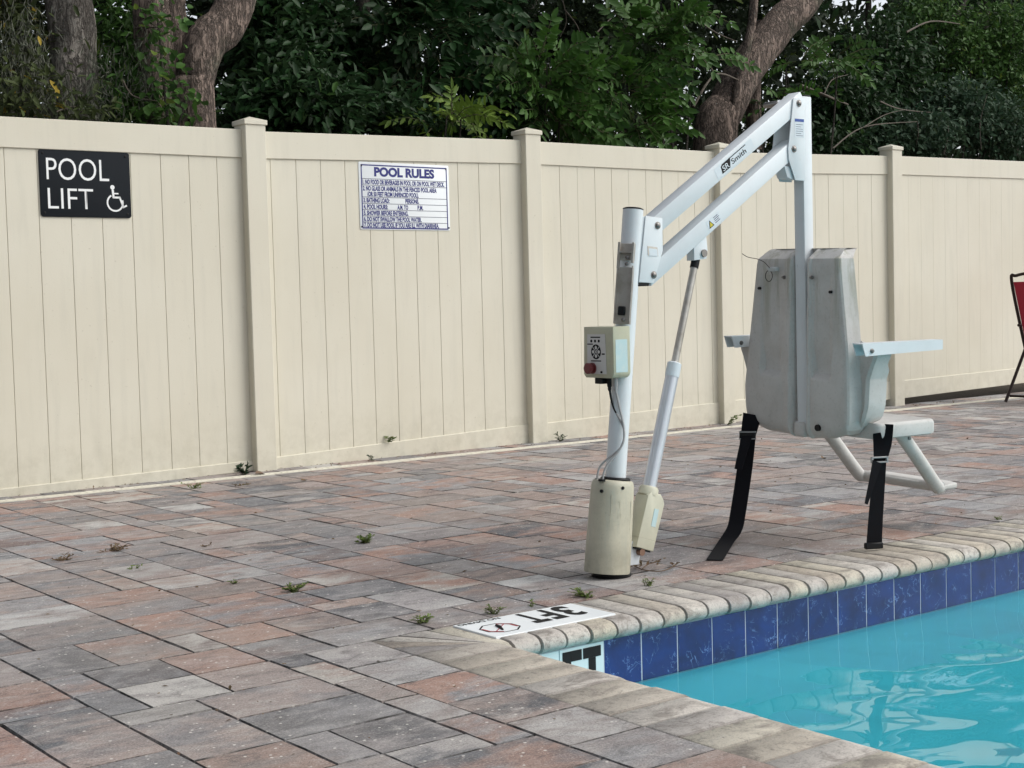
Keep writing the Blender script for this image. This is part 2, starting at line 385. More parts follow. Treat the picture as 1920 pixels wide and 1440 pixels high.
# pavers: random rectangles on a module
rng = random.Random(11)
CX, CY = .1115, .1167
pavs = []
def pack(i0, i1, j0, j1, ox, oy):
    occ = {}
    opts = [((2, 2), 38), ((3, 2), 14), ((2, 3), 26), ((2, 4), 4), ((3, 3), 8), ((2, 1), 9), ((1, 2), 6), ((4, 2), 2), ((4, 3), 2)]
    for j in range(j0, j1):
        for i in range(i0, i1):
            if (i, j) in occ: continue
            fit = []
            for (a, b), wt in opts:
                if i+a > i1 or j+b > j1: continue
                if any((i+x, j+y) in occ for x in range(a) for y in range(b)): continue
                wt2 = wt
                # avoid leaving a one-cell sliver beside it
                if (i+a+1 == i1) or ((i+a+1, j) in occ and (i+a, j) not in occ): wt2 *= .05
                fit.append(((a, b), wt2))
            (a, b) = rng.choices([f[0] for f in fit], [f[1] for f in fit])[0] if fit else (1, 1)
            for x in range(a):
                for y in range(b): occ[(i+x, j+y)] = 1
            pavs.append((ox+i*CX, ox+(i+a)*CX, oy+j*CY, oy+(j+b)*CY))
pack(-24, 0, -24, 0, CO_X, CO_Y)               # left of the pool
pack(-24, 110, 0, 35, CO_X, CO_Y)              # between pool and drain
def pgeo(x0, x1, y0, y1, s):
    r = random.Random(s); g = .0010+r.random()*.0012; b = .0030
    x0 += g; x1 -= g; y0 += g; y1 -= g
    base = r.uniform(-.0017, .0009); tx, ty = r.uniform(-.004, .004), r.uniform(-.004, .004)
    def z(x, y): return base+(x-(x0+x1)/2)*tx+(y-(y0+y1)/2)*ty
    o = []
    j = lambda: r.uniform(-.0018, .0018)
    outer = []
    for (ax, ay), (bx, by) in (((x0, y0), (x1, y0)), ((x1, y0), (x1, y1)), ((x1, y1), (x0, y1)), ((x0, y1), (x0, y0))):
        for t in (0, .34, .67):
            t_ = t+r.uniform(-.08, .08)*(t > 0); outer.append((ax+(bx-ax)*t_+j(), ay+(by-ay)*t_+j()))
    cx, cy = (x0+x1)/2, (y0+y1)/2; vs = []
    for ring, (ins, dz) in enumerate(((0, -.05), (0, -.0055), (b, 0))):
        for (x, y) in outer:
            dx, dy = cx-x, cy-y
            ix = math.copysign(min(ins, abs(dx)), dx)*(1 if abs(dx) > (x1-x0)*.4 else 0)
            iy = math.copysign(min(ins, abs(dy)), dy)*(1 if abs(dy) > (y1-y0)*.4 else 0)
            vs.append((x+ix, y+iy, (z(x, y) if dz > -.04 else 0)+dz))
    n = 12; fs = []
    for rg in range(2):
        for k in range(n): a = rg*n+k; bb = rg*n+(k+1) % n; fs.append((a, bb, bb+n, a+n))
    fs.append(tuple(range(2*n, 3*n)))
    return vs, fs
def seedmesh(name, geos, rim=None):
    V, F, S, Rm = [], [], [], []
    for vs, fs, s in geos:
        o = len(V); V += vs; F += [tuple(i+o for i in f) for f in fs]; S += [s]*len(fs); Rm += [1.]*(len(fs)-1)+[0.]
    me = bpy.data.meshes.new(name); me.from_pydata(V, [], F)
    at = me.attributes.new('seed', 'FLOAT', 'FACE'); at.data.foreach_set('value', S)
    at = me.attributes.new('rim', 'FLOAT', 'FACE'); at.data.foreach_set('value', rim or Rm)
    me.update(); return me
def pix(x, y, z=0):
    v = Vector((x, y, z))-Vector((0, 0, CAM_H)); d = v.dot(fwd)
    if d < .3: return None
    return 960+FPX*v.dot(right)/d, 720-FPX*v.dot(up)/d, d
vis = []
rest = []
for k, p in enumerate(pavs):
    q = pix((p[0]+p[1])/2, (p[2]+p[3])/2)
    area = (p[1]-p[0])*(p[3]-p[2])
    if q and -90 < q[0] < 2010 and -60 < q[1] < 1520: vis.append((area/q[2]**3, k))
    else: rest.append(k)
vis.sort(reverse=True)
single = [k for _, k in vis[:296]]; rest += [k for _, k in vis[296:]]
def pseed(k): return random.Random(k*7+3).random()
for k in single:
    vs, fs = pgeo(*pavs[k], k); link('paver', seedmesh('paver', [(vs, fs, pseed(k))]), M['paver'], deck)
geos = []
for k in rest:
    x0, x1, y0, y1 = pavs[k]
    if x0 > 15 or x1 < -1.5: continue
    vs, fs = pgeo(*pavs[k], k); geos.append((vs, fs, pseed(k)))
x = -.5; r2 = random.Random(5)                 # cut pieces between the drain and the fence
while x < 15:
    wd = r2.choice((.22, .22, .33, .3, .17)); y1_ = 8.02+.0188*(x-5)+.02
    vs, fs = pgeo(x, x+wd, 7.762, y1_, int(x*100)+5000); vs = [(a, b, c-.004) for a, b, c in vs]; geos.append((vs, fs, r2.random())); x += wd
link('distant_pavers', seedmesh('distant_pavers', geos), M['paver'], deck, kind='stuff')

# coping bricks (bullnose profile swept along each side, mitred at the corner)
WID = CO_Y-PY1+.034                            # brick length, nose overhangs the tile
def nose(n=7, T=.060):
    pr = [(0, -.055), (0, -.004), (.004, 0)]   # (distance from the outer edge, z)
    r = T/2
    for k in range(n+1):
        a = math.pi/2-math.pi*k/n; pr.append((WID-.052+.052*math.cos(a)**.85 if math.cos(a) > 0 else WID-.052, -r+r*math.sin(a)))
    pr.append((WID-.075, -T)); return pr
cop = empty('pool_coping', kind='structure')
def brick(a, b, side, seed):
    r = random.Random(seed); dz = r.uniform(-.0015, .0015); dn = r.uniform(-.003, .003); g = .0014 if side == 'back' else .0024; PR = nose(); vs = []
    wid2 = WID if side == 'back' else (PX0-CO_X)+.03
    for e, (s, ins) in enumerate(((a+g, 1), (a+g+.004, 0), (b-g-.004, 0), (b-g, 1))):
        for t, z in PR:
            tt_ = t*wid2/WID+(dn if t > .1 else 0)
            if ins: z2 = z-(.0028 if t < WID-.06 else .005) if z > -.03 else z+.003; tt2 = tt_-(.005 if t > WID-.04 else 0)
            else: z2 = z; tt2 = tt_
            if side == 'back': vs.append((max(s, CO_X+tt2*.92), CO_Y-tt2, z2+dz))
            else: vs.append((CO_X+tt2, min(s, CO_Y-tt2/.92), z2+dz))
    n = len(PR); fs = []
    for e in range(3):
        for k in range(n): fs.append((e*n+k, e*n+(k+1) % n, (e+1)*n+(k+1) % n, (e+1)*n+k))
    fs.append(tuple(range(n))[::-1]); fs.append(tuple(range(3*n, 4*n)))
    me = seedmesh('coping_brick', [(vs, fs, r.random())], [1.]*n+[0.]*n+[1.]*(n+2))
    bb = bmesh.new(); bb.from_mesh(me); bmesh.ops.recalc_face_normals(bb, faces=bb.faces)
    for f in bb.faces: f.smooth = True
    for ed in bb.edges:
        if len(ed.link_faces) == 2 and ed.calc_face_angle(0) > R(50): ed.smooth = False
    bb.to_mesh(me); bb.free()
    link('coping_brick', me, M['coping'], cop)
x = CO_X; k = 0; r3 = random.Random(8)
while x < 10.6: wd = .098+r3.uniform(-.004, .004); brick(x, x+wd, 'back', 100+k); x += wd; k += 1
y = CO_Y
while y > -1.6: wd = .118+r3.uniform(-.005, .005); brick(y-wd, y, 'left', 900+k); y -= wd; k += 1

# pool shell
pool = empty('swimming_pool', kind='structure')
bm = bmesh.new(); D = -1.25
def q4(bm, *p): bm.faces.new([bm.verts.new(a) for a in p])
q4(bm, (PX0-.01, PY1+.008, -.058), (PX1, PY1+.008, -.058), (PX1, PY1+.008, D), (PX0-.01, PY1+.008, D))
q4(bm, (PX0-.01, PY0, -.058), (PX0-.01, PY1+.008, -.058), (PX0-.01, PY1+.008, D), (PX0-.01, PY0, D))
q4(bm, (PX1, PY0, -.005), (PX1, PY1+.008, -.005), (PX1, PY1+.008, D), (PX1, PY0, D))
q4(bm, (PX0-.01, PY0, -.005), (PX1, PY0, -.005), (PX1, PY0, D), (PX0-.01, PY0, D))
q4(bm, (PX0-.01, PY0, D), (PX1, PY0, D), (PX1, PY1+.008, D), (PX0-.01, PY1+.008, D))
finish(bm, 'pool_basin', M['plaster'], pool, 0)
bm = bmesh.new(); box(bm, PX0-.008, PX1, PY1-.0045, PY1+.0075, -.215, -.057); finish(bm, 'grout_bed', M['grout'], pool, 0)
TP = .155; TX = 3.0349
tiles = [TX+TP*i for i in range(-1, 48)]
for i, tx in enumerate(tiles):
    r = random.Random(i+77); bm = bmesh.new()
    box(bm, tx+.0016, tx+TP-.0016, PY1-.006+r.uniform(0, .001), PY1+.006, -.2105, -.0585, .0012)
    me = bpy.data.meshes.new('waterline_tile'); bm.to_mesh(me); bm.free()
    at = me.attributes.new('seed', 'FLOAT', 'FACE'); at.data.foreach_set('value', [r.random()]*len(me.polygons))
    link('waterline_tile', me, M['blue'], pool)
# depth marker tiles in the corner, black figure and letters on pale tiles
mx1 = tiles[0]
for a, b in ((mx1-.175, mx1-.003), (mx1-.352, mx1-.178)):
    bm = bmesh.new(); box(bm, a, b, PY1-.008, PY1+.006, -.2105, -.0585, .0012); finish(bm, 'marker_tile', M['tilew'], pool, 0)
def wallpoly(name, rects):
    bm = bmesh.new()
    for x0, x1, z0, z1 in rects: box(bm, x0, x1, PY1-.0095, PY1-.0082, z0, z1)
    return finish(bm, name, M['ink'], pool, 0)
fx = mx1-.165
wallpoly('letter_f', [(fx, fx+.032, -.203, -.068), (fx+.0325, fx+.074, -.100, -.068), (fx+.0325, fx+.062, -.150, -.128)])
wallpoly('letter_t', [(fx+.080, fx+.150, -.100, -.068), (fx+.101, fx+.129, -.203, -.1005)])
Mw = frame((mx1-.300, PY1-.0083, -.195), (1, 0, 0), (0, 0, 1))
text_mesh('3', .125, Mw, 'figure_three', M['ink'], pool, width=.085, bold=.03)
bm = bmesh.new()
NX, NY = 2, 2
quad(bm, PX0-.009, PY0+.001, PX1-.001, PY1-.0001, -.206)
finish(bm, 'water', M['water'], None, 0, kind='structure')

# deck marker on the coping: 3 FT / NO DIVING
mk = empty('depth_marker', (2.74, 3.475, .001), label='white depth marker reading 3 FT and NO DIVING set flat on the coping corner', cat='depth marker')
mo = Vector(mk.location)
def mkp(name, bm, m): return finish(bm, name, m, mk, 0, off=mo)
bm = bmesh.new(); box(bm, 2.508, 2.972, 3.366, 3.583, -.004, .0042, .001); mkp('plate', bm, M['signw'])
Mk = lambda x, y: Matrix.Translation(-mo) @ frame((x, y, .0044), (-1, 0, 0), (0, -1, 0))
text_mesh('3', .140, Mk(2.920, 3.565), 'figure_three', M['ink'], mk, width=.060, bold=.035)
text_mesh('F', .140, Mk(2.840, 3.565), 'lettering', M['ink'], mk, width=.052, bold=.035); text_mesh('T', .140, Mk(2.775, 3.565), 'lettering', M['ink'], mk, width=.064, bold=.035)
text_mesh('NO DIVING', .020, Mk(2.672, 3.576), 'small_lettering', M['ink'], mk, width=.155, bold=.02)
cxm, cym = 2.592, 3.458
def octring(bm, ro, ri, z, ks, sy=.95):
    for k in ks:
        a0, a1 = math.pi/8+k*math.pi/4, math.pi/8+(k+1)*math.pi/4
        P = [(ro*math.cos(a0), ro*math.sin(a0)), (ro*math.cos(a1), ro*math.sin(a1)), (ri*math.cos(a1), ri*math.sin(a1)), (ri*math.cos(a0), ri*math.sin(a0))]
        bm.faces.new([bm.verts.new((cxm+x, cym+y*sy, z)) for x, y in P])
bm = bmesh.new(); octring(bm, .066, .060, .0046, range(8)); mkp('outline', bm, M['ink'])
for k_ in (0, 3, 4, 7): bm = bmesh.new(); octring(bm, .0595, .052, .0048, (k_,)); mkp('red_arc', bm, M['markred'])
bm = bmesh.new(); box(bm, cxm-.05, cxm+.05, cym-.0015, cym+.0015, .0044, .0052, M=Matrix.Translation((cxm, cym, 0))@Matrix.Rotation(R(40), 4, 'Z')@Matrix.Translation((-cxm, -cym, 0))); mkp('slash', bm, M['markred'])
bm = bmesh.new(); tube(bm, [(cxm-.012, cym-.03, .0056), (cxm, cym, .0058), (cxm+.008, cym+.03, .0056)], [.003, .006, .004], 6); mkp('diver_figure', bm, M['ink'])

# deck drain beside the fence
dr = empty('deck_drain', (2, 7.715, 0), label='narrow cream slotted deck drain running along the foot of the fence', cat='drain')
bm = bmesh.new(); box(bm, -.5, 15, 7.684, 7.698, -.03, .006, .002); box(bm, -.5, 15, 7.742, 7.757, -.03, .006, .002); finish(bm, 'rim', M['drain'], dr, 0, off=dr.location)
bm = bmesh.new(); x = 0
while x < 14.8: box(bm, x, x+.028, 7.698, 7.742, -.008, .003); x += .040
finish(bm, 'slotted_grate', M['drain'], dr, 0, off=dr.location, kind='stuff')

# ================================================================ FENCE
def YF(x): return 8.0+.0188*(x-5)
fence = empty('privacy_fence', (6, YF(6), 0), label='cream vinyl privacy fence with vertical boards and capped square posts', cat='fence')
fo = Vector(fence.location)
FA = math.atan(.0188)
posts = [(2.0, 2.10), (4.140, 2.118), (6.308, 2.172), (8.245, 2.165), (10.414, 2.252), (12.95, 2.30), (15.1, 2.33)]   # left edge X of the front face, top z
PW = .139
def fM(x): return Matrix.Translation((x, YF(x), 0)) @ Matrix.Rotation(FA, 4, 'Z')
for px_, pz in posts:
    bm = bmesh.new(); box(bm, 0, PW, -.052, PW-.052, -.3, pz-.022, .004, fM(px_)); po = finish(bm, 'post', M['vinyl'], fence, 30, off=fo)
    bm = bmesh.new(); e = .009; mt = fM(px_)
    box(bm, -e, PW+e, -.052-e, PW-.052+e, pz-.030, pz, .003, mt)
    top = bm.verts.new(mt @ Vector((PW/2, PW/2-.052, pz+.026)))
    c4 = [bm.verts.new(mt @ Vector(p)) for p in ((-e+.002, -.052-e+.002, pz-.001), (PW+e-.002, -.052-e+.002, pz-.001), (PW+e-.002, PW-.052+e-.002, pz-.001), (-e+.002, PW-.052+e-.002, pz-.001))]
    for i in range(4): bm.faces.new((c4[i], c4[(i+1) % 4], top))
    finish(bm, 'post_cap', M['vinyl'], po, 20, off=fo)
bays = [  # top rail: z top left/right, z bottom left/right ; bottom rail z top left/right, z bottom left/right ; board joints
    (0, (2.050, 2.063), (1.886, 1.893), (.034, .063), (-.03, .0), [2.158, 2.34, 2.522] + [2.704, 2.884, 3.066, 3.248, 3.429, 3.615, 3.794, 3.976]),
    (1, (2.057, 2.106), (1.893, 1.943), (.068, .127), (-.03, -.02), [4.337, 4.516, 4.693, 4.872, 5.05, 5.228, 5.405, 5.585, 5.762, 5.94, 6.121]),
    (2, (2.103, 2.112), (1.943, 1.950), (.124, .162), (-.03, -.015), [6.49, 6.664, 6.831, 6.998, 7.165, 7.333, 7.509, 7.68, 7.852, 8.023, 8.193]),
    (3, (2.115, 2.173), (1.952, 2.013), (.165, .210), (-.02, .052), [8.55, 8.73, 8.91, 9.09, 9.27, 9.45, 9.625, 9.819, 10.009, 10.2]),
    (4, (2.178, 2.218), (2.016, 2.050), (.208, .238), (.050, .092), [10.72, 10.9, 11.08, 11.26, 11.44, 11.62, 11.80, 11.98, 12.16, 12.34, 12.52, 12.7]),
    (5, (2.225, 2.27), (2.06, 2.10), (.24, .27), (.095, .12), [13.23, 13.41, 13.59, 13.77, 13.95, 14.13, 14.31, 14.5]),
]
def slab(x0, x1, zb0, zb1, zt0, zt1, y0, y1, bev, name):
    bm = bmesh.new(); vs = box(bm, x0, x1, y0, y1, 0, 1, 0)
    for v in vs:
        t = (v.co.x-x0)/(x1-x0); zb = zb0+(zb1-zb0)*t; zt = zt0+(zt1-zt0)*t
        v.co = Vector((v.co.x, YF(v.co.x)+v.co.y, zb+(zt-zb)*v.co.z))
    if bev: bmesh.ops.bevel(bm, geom=list(bm.edges), offset=bev, segments=1, affect='EDGES')
    return finish(bm, name, M['vinyl'], fence, 20, off=fo)
for bi, tt_, tb_, bt_, bb_, js in bays:
    xa = posts[bi][0]+PW-.004; xb = posts[bi+1][0]+.004
    slab(xa, xb, tb_[0], tb_[1], tt_[0], tt_[1], 0, .040, .003, 'top_rail')
    slab(xa, xb, bb_[0], bb_[1], bt_[0], bt_[1], 0, .040, .003, 'bottom_rail')
    ed = [xa]+js+[xb]
    for i, (a, b) in enumerate(zip(ed, ed[1:])):
        ta = (a-xa)/(xb-xa); tb = (b-xa)/(xb-xa); f = lambda p, t: p[0]+(p[1]-p[0])*t
        gap = .0007 if bi < 2 else (.0006 if (i*7+bi) % 3 == 0 and bi < 4 else .0002)
        bvl = .0024 if bi < 2 else ((.003 if (i*7+bi) % 3 == 0 else .0014) if bi < 4 else .0006)
        slab(a+gap, b-gap, f(bt_, ta)-.03, f(bt_, tb)-.03, f(tb_, ta)+.03, f(tb_, tb)+.03, .011, .027, bvl, 'board')
# small marks on the fence
def fpt(px_, py_, dy=0):
    a = hit(px_, py_, 1, 8.0)
    for _ in range(3): a = hit(px_, py_, 1, YF(a.x)+dy)
    return a

# ---- signs
def sign_frame(p0, p1, pd):
    p0, p1, pd = Vector(p0), Vector(p1), Vector(pd)
    return p0, (p1-p0), (pd-p0)
sg = empty('pool_lift_sign', fpt(150, 345, 0), label='black sign reading POOL LIFT with wheelchair symbol on the fence', cat='sign')
so = Vector(sg.location)
def signM(x0, z0, dy):   # bottom-left origin on the fence board plane
    return Matrix.Translation(-so) @ frame((x0, YF(x0)+dy, z0), (math.cos(FA), math.sin(FA), 0), (0, 0, 1))
sx0, sz0, SW, SH = 2.893, 1.519, .528, .372
bm = bmesh.new(); pts = []
def rrect(x0, z0, x1, z1, r, n=5):
    P = []
    for cx, cz, a0 in ((x1-r, z1-r, 0), (x0+r, z1-r, 90), (x0+r, z0+r, 180), (x1-r, z0+r, 270)):
        for k in range(n+1): a = R(a0+90*k/n); P.append((cx+r*math.cos(a), cz+r*math.sin(a)))
    return P
prism(bm, rrect(0, 0, SW, SH, .016), 2, 0, .006, .0012)
bmesh.ops.transform(bm, matrix=signM(sx0, sz0, .0095), verts=bm.verts); finish(bm, 'plate', M['signb'], sg, 30)
ms = signM(sx0, sz0, .0095-.0062)
text_mesh('POOL', .128, ms @ Matrix.Translation((.040, .205, 0)), 'lettering', M['letw'], sg, width=.362, bold=-.005)
text_mesh('LIFT', .122, ms @ Matrix.Translation((.042, .045, 0)), 'lettering', M['letw'], sg, width=.262, bold=-.005)
bm = bmesh.new(); Zs = .0016
def seg(bm, a, b, w_):
    a = Vector((*a, 0)); b = Vector((*b, 0)); d = (b-a).normalized(); n = Vector((-d.y, d.x, 0))*w_/2
    bm.faces.new([bm.verts.new(ms @ (v+Vector((0, 0, Zs)))) for v in (a-n, b-n, b+n, a+n)])
wx, wz = .432, .085
A = [wx+.046*math.cos(R(t)) for t in range(118, 381, 9)]; B = [wz+.046*math.sin(R(t)) for t in range(118, 381, 9)]
for i in range(len(A)-1): seg(bm, (A[i], B[i]), (A[i+1], B[i+1]), .010)
seg(bm, (wx-.012, wz+.074), (wx-.008, wz+.026), .013); seg(bm, (wx-.010, wz+.030), (wx+.032, wz+.030), .011); seg(bm, (wx-.008, wz+.052), (wx+.022, wz+.052), .008)
seg(bm, (wx+.028, wz+.032), (wx+.050, wz-.028), .011); seg(bm, (wx+.046, wz-.026), (wx+.070, wz-.014), .010)
hc = [bm.verts.new(ms @ Vector((wx-.013+.013*math.cos(R(t)), wz+.087+.013*math.sin(R(t)), Zs))) for t in range(0, 360, 20)]; bm.faces.new(hc)
for f in bm.faces:
    pass
finish(bm, 'wheelchair_symbol', M['letw'], sg, 0)
for a, b in ((.022, .35), (.505, .35), (.022, .022), (.505, .022)):
    bm = bmesh.new(); lathe(bm, [(.007, 0), (.006, .002), (.002, .003)], ms @ Vector((a, b, 0)), (0, -1, 0), 10); finish(bm, 'screw', M['black'], sg)

rs = empty('pool_rules_sign', fpt(762, 368, 0), label='white sign headed POOL RULES with seven numbered lines in blue', cat='sign')
so = Vector(rs.location)
rx0, rz0, RW, RH = 4.972, 1.473, .712, .432
bm = bmesh.new(); prism(bm, rrect(0, 0, RW, RH, .010, 3), 2, 0, .003, .0005)
bmesh.ops.transform(bm, matrix=signM(rx0, rz0, .0095), verts=bm.verts); finish(bm, 'plate', M['signw'], rs, 30)
ms = signM(rx0, rz0, .0095-.0032)
def line(bm, a, b, w_):
    a = Vector((*a, 0)); b = Vector((*b, 0)); d = (b-a).normalized(); n = Vector((-d.y, d.x, 0))*w_/2
    bm.faces.new([bm.verts.new(ms @ (v+Vector((0, 0, .0005)))) for v in (a-n, b-n, b+n, a+n)])
bm = bmesh.new(); m_ = .020
for a, b in (((m_-.004, m_*.5), (RW-m_+.004, m_*.5)), ((RW-m_, m_*.5), (RW-m_, RH-m_)), ((RW-m_+.004, RH-m_), (m_-.004, RH-m_)), ((m_, RH-m_), (m_, m_*.5))): line(bm, a, b, .008)
finish(bm, 'border', M['navy'], rs, 0)
bm = bmesh.new()
rows = [.325, .284, .208, .167, .127, .087, .048]
for z in rows: line(bm, (m_, z), (RW-m_, z), .003)
finish(bm, 'ruled_lines', M['lineb'], rs, 0)
text_mesh('POOL RULES', .056, ms @ Matrix.Translation((.355, .345, 0)), 'heading', M['navy'], rs, width=.475, bold=.05, align='CENTER')
def rl(t, x_, z, wd, mt='navy'): text_mesh(t, .029, ms @ Matrix.Translation((x_, z, 0)), 'rule_text', M[mt], rs, width=wd, bold=.04)
rl('1. NO FOOD OR BEVERAGES IN POOL OR ON POOL WET DECK.', .028, .291, .645)
rl('2. NO GLASS OR ANIMALS IN THE FENCED POOL AREA', .028, .250, .580); rl('(OR 50 FEET FROM UNFENCED POOL).', .062, .214, .40)
rl('3. BATHING LOAD:', .030, .174, .20); rl('PERSONS.', .355, .174, .108)
rl('4. POOL HOURS:', .030, .133, .185); rl('A.M. TO', .290, .133, .085); rl('P.M.', .45, .133, .045)
rl('5. SHOWER BEFORE ENTERING.', .030, .093, .345); rl('6. DO NOT SWALLOW THE POOL WATER.', .030, .054, .45); rl('7. DO NOT USE POOL IF YOU ARE ILL WITH DIARRHEA.', .030, .016, .59)
for a, b in ((.022, .408), (.690, .408), (.012, .018), (.702, .018)):
    bm = bmesh.new(); lathe(bm, [(.006, 0), (.005, .003), (.001, .004)], ms @ Vector((a, b, 0)), (0, -1, 0), 8); finish(bm, 'screw', M['black'], rs)

exec_after = []
# ================================================================ POOL LIFT
LY = 3.86
lift = empty('pool_lift', (3.381, LY, 0), label='white pool access lift with folded-down arm, control box and seat hung over the deck', cat='pool lift')
lo = Vector(lift.location)
def L(name, bm, mat, parent=None, smooth=40, **k): return finish(bm, name, M[mat], parent if parent is not None else lift, smooth, off=lo if parent is None else lo, **k)
AX = Vector((.113/.956, 0, 1)).normalized(); AB = Vector((3.381, LY, 0))
def ax(z): return AB + AX*(z/AX.z)
def bolt(p, d=(0, -1, 0), r=.010, h=.008, mat='chrome', parent=None):
    bm = bmesh.new(); lathe(bm, [(r*1.35, 0), (r*1.35, h*.25), (r*.9, h*.3), (r*.9, h*.75), (r*.6, h)], p, d, 12)
    return L('bolt', bm, mat, parent)
# mast
bm = bmesh.new(); tube(bm, [ax(.03), ax(.5), ax(1.0), ax(1.292)], .0365, 32); mast = L('mast', bm, 'paint')
bm = bmesh.new(); lathe(bm, [(.034, .000), (.037, .001), (.037, .004), (.030, .007)], ax(1.292), AX, 32); L('mast_cap', bm, 'black')
# base cover
bm = bmesh.new(); rings = []
def dsec(rad, rl_, sh, n=40):
    P = []
    for k in range(n):
        t = 2*math.pi*k/n; c, s = math.cos(t), math.sin(t)
        # support function of the hull of two circles
        hx = max(rad, 0)
        x1_, y1_ = rad*c, rad*s
        if c < 0: x1_, y1_ = rl_*c-sh, rl_*s*(1.0)
        P.append((x1_, y1_))
    return P
Yax = Vector((0, 1, 0)); Xax = Yax.cross(AX)
for z, g in ((.014, 1.06), (.022, 1.075), (.12, 1.06), (.25, 1.02), (.300, 1.0), (.318, .985), (.330, .95), (.337, .88), (.339, .70)):
    c0 = ax(z); ring = []
    for x_, y_ in dsec(.068*g, .067*g, .024): ring.append(bm.verts.new(c0+Xax*x_+Yax*y_))
    rings.append(ring)
for A_, B_ in zip(rings, rings[1:]):
    for k in range(len(A_)): bm.faces.new((A_[k], A_[(k+1) % len(A_)], B_[(k+1) % len(A_)], B_[k]))
bm.faces.new(rings[0][::-1]); bm.faces.new(rings[-1]); cov = L('base_cover', bm, 'cover')
bm = bmesh.new(); tube(bm, [ax(.341)+Xax*math.cos(t)*.046+Yax*math.sin(t)*.046 for t in [2*math.pi*k/28 for k in range(28)]], .008, 8, closed=True); L('gasket', bm, 'black')
bm = bmesh.new(); lathe(bm, [(.070, 0), (.072, .006), (.066, .008), (.066, .014)], AB+Vector((.012, 0, 0)), (0, 0, 1), 32); L('base_ring', bm, 'black')
for z, ang, dd in ((.315, 250, .068), (.300, 205, .098), (.05, 222, .088), (.065, 247, .073)):
    a = R(ang); p = ax(z)+Xax*math.cos(a)*dd+Yax*math.sin(a)*(.072)*1.0
    d = (Xax*math.cos(a)+Yax*math.sin(a)); bm = bmesh.new(); lathe(bm, [(.006, -.012), (.006, .002), (.004, .003)], p, d, 10); L('screw', bm, 'black', cov)
for dx_, dy_ in ((-.083, -.022), (-.064, .018)):
    bm = bmesh.new(); lathe(bm, [(.013, -.004), (.013, .002), (.009, .003)], ax(.338)+Xax*dx_+Yax*dy_, AX, 14); L('cable_grommet', bm, 'black', cov)
# embossed word on the cover (rises upward) and moulded crease lines
def covpt(t, z, off=.0):   # t in degrees around the cover
    a = R(t); g = 1.045-.15*(z-.12); x1_ = .068*g*math.cos(a); y1_ = .068*g*math.sin(a)
    if math.cos(a) < 0: x1_ = .067*g*math.cos(a)-.024; y1_ = .067*g*math.sin(a)
    return ax(z)+Xax*x1_+Yax*y1_+(Xax*math.cos(a)+Yax*math.sin(a))*off
cu = bpy.data.curves.new('t', 'FONT'); cu.body = 'SPLASH'; cu.resolution_u = 3; cu.offset = -.012
to = bpy.data.objects.new('t', cu); C.objects.link(to); me = bpy.data.meshes.new_from_object(to.evaluated_get(bpy.context.evaluated_depsgraph_get()))
bpy.data.objects.remove(to); xs = [v.co.x for v in me.vertices]; W_ = max(xs)-min(xs)
for v in me.vertices:
    u = (v.co.x-min(xs))/W_; z = .085+u*.185; t = 262-(v.co.y*.024)/.072*57.3*1.0+8
    v.co = covpt(t, z, .0010)-lo
link('embossed_word', me, M['cover'], cov)
for P in ([(235, .29), (236, .18), (236, .06)], [(287, .27), (288, .1)], [(247, .105), (248, .07), (240, .036)], [(248, .07), (262, .036)]):
    bm = bmesh.new(); pp = []
    for (t0, z0), (t1, z1) in zip(P, P[1:]):
        for k in range(7): pp.append(covpt(t0+(t1-t0)*k/6, z0+(z1-z0)*k/6, -.0002))
    tube(bm, pp, .0011, 5); L('moulded_line', bm, 'cover', cov)
# arm bracket (U channel)
def poly_xz(name, P, y0, y1, mat, parent=None, bev=.0015): bm = bmesh.new(); prism(bm, P, 1, y0, y1, bev); return L(name, bm, mat, parent, 30)
brP = [(3.560, 1.270), (3.641, 1.262), (3.640, 1.147), (3.592, 1.031), (3.522, 1.035)]
br = poly_xz('arm_bracket', brP, LY-.037, LY-.0325, 'paint')
poly_xz('bracket_side', brP, LY+.0325, LY+.037, 'paint', br); poly_xz('bracket_web', [(3.545, 1.268), (3.562, 1.268), (3.526, 1.036), (3.512, 1.036)], LY-.0315, LY+.0315, 'paint', br)
poly_xz('bracket_foot', [(3.521, 1.033), (3.577, 1.033), (3.571, 1.021), (3.520, 1.021)], LY-.0325, LY+.0325, 'black', br)
b1, b2, b3, b4 = (3.616, 1.236), (3.592, 1.060), (4.378, 1.716), (4.346, 1.539)
def bar2(name, a, b, ea, eb, mat='paint'):
    a = Vector((a[0], LY, a[1])); b = Vector((b[0], LY, b[1])); d = (b-a).normalized(); bm = bmesh.new(); Mx = bar(bm, a-d*ea, b+d*eb, .062, .063, .004); return L(name, bm, mat), Mx, (b-a).length+ea+eb
ua, UM, UL = bar2('arm_tube', b1, b3, .045, .04); la, LM, LL = bar2('arm_tube', b2, b4, .025, .03)
for b in (b1, b2): bolt((b[0], LY-.037, b[1]), parent=br)
# inspection window in the bracket
poly_xz('bracket_slot', [(3.564, 1.163), (3.612, 1.158), (3.615, 1.127), (3.566, 1.128)], LY-.0382, LY-.0372, 'steel', br, 0)
poly_xz('slot_label', [(3.570, 1.155), (3.610, 1.151), (3.612, 1.127), (3.571, 1.128)], LY-.0390, LY-.0384, 'sticker', br, 0)
bolt((3.640-.03, LY-.0275, 1.236), r=.001, h=.001, parent=br)
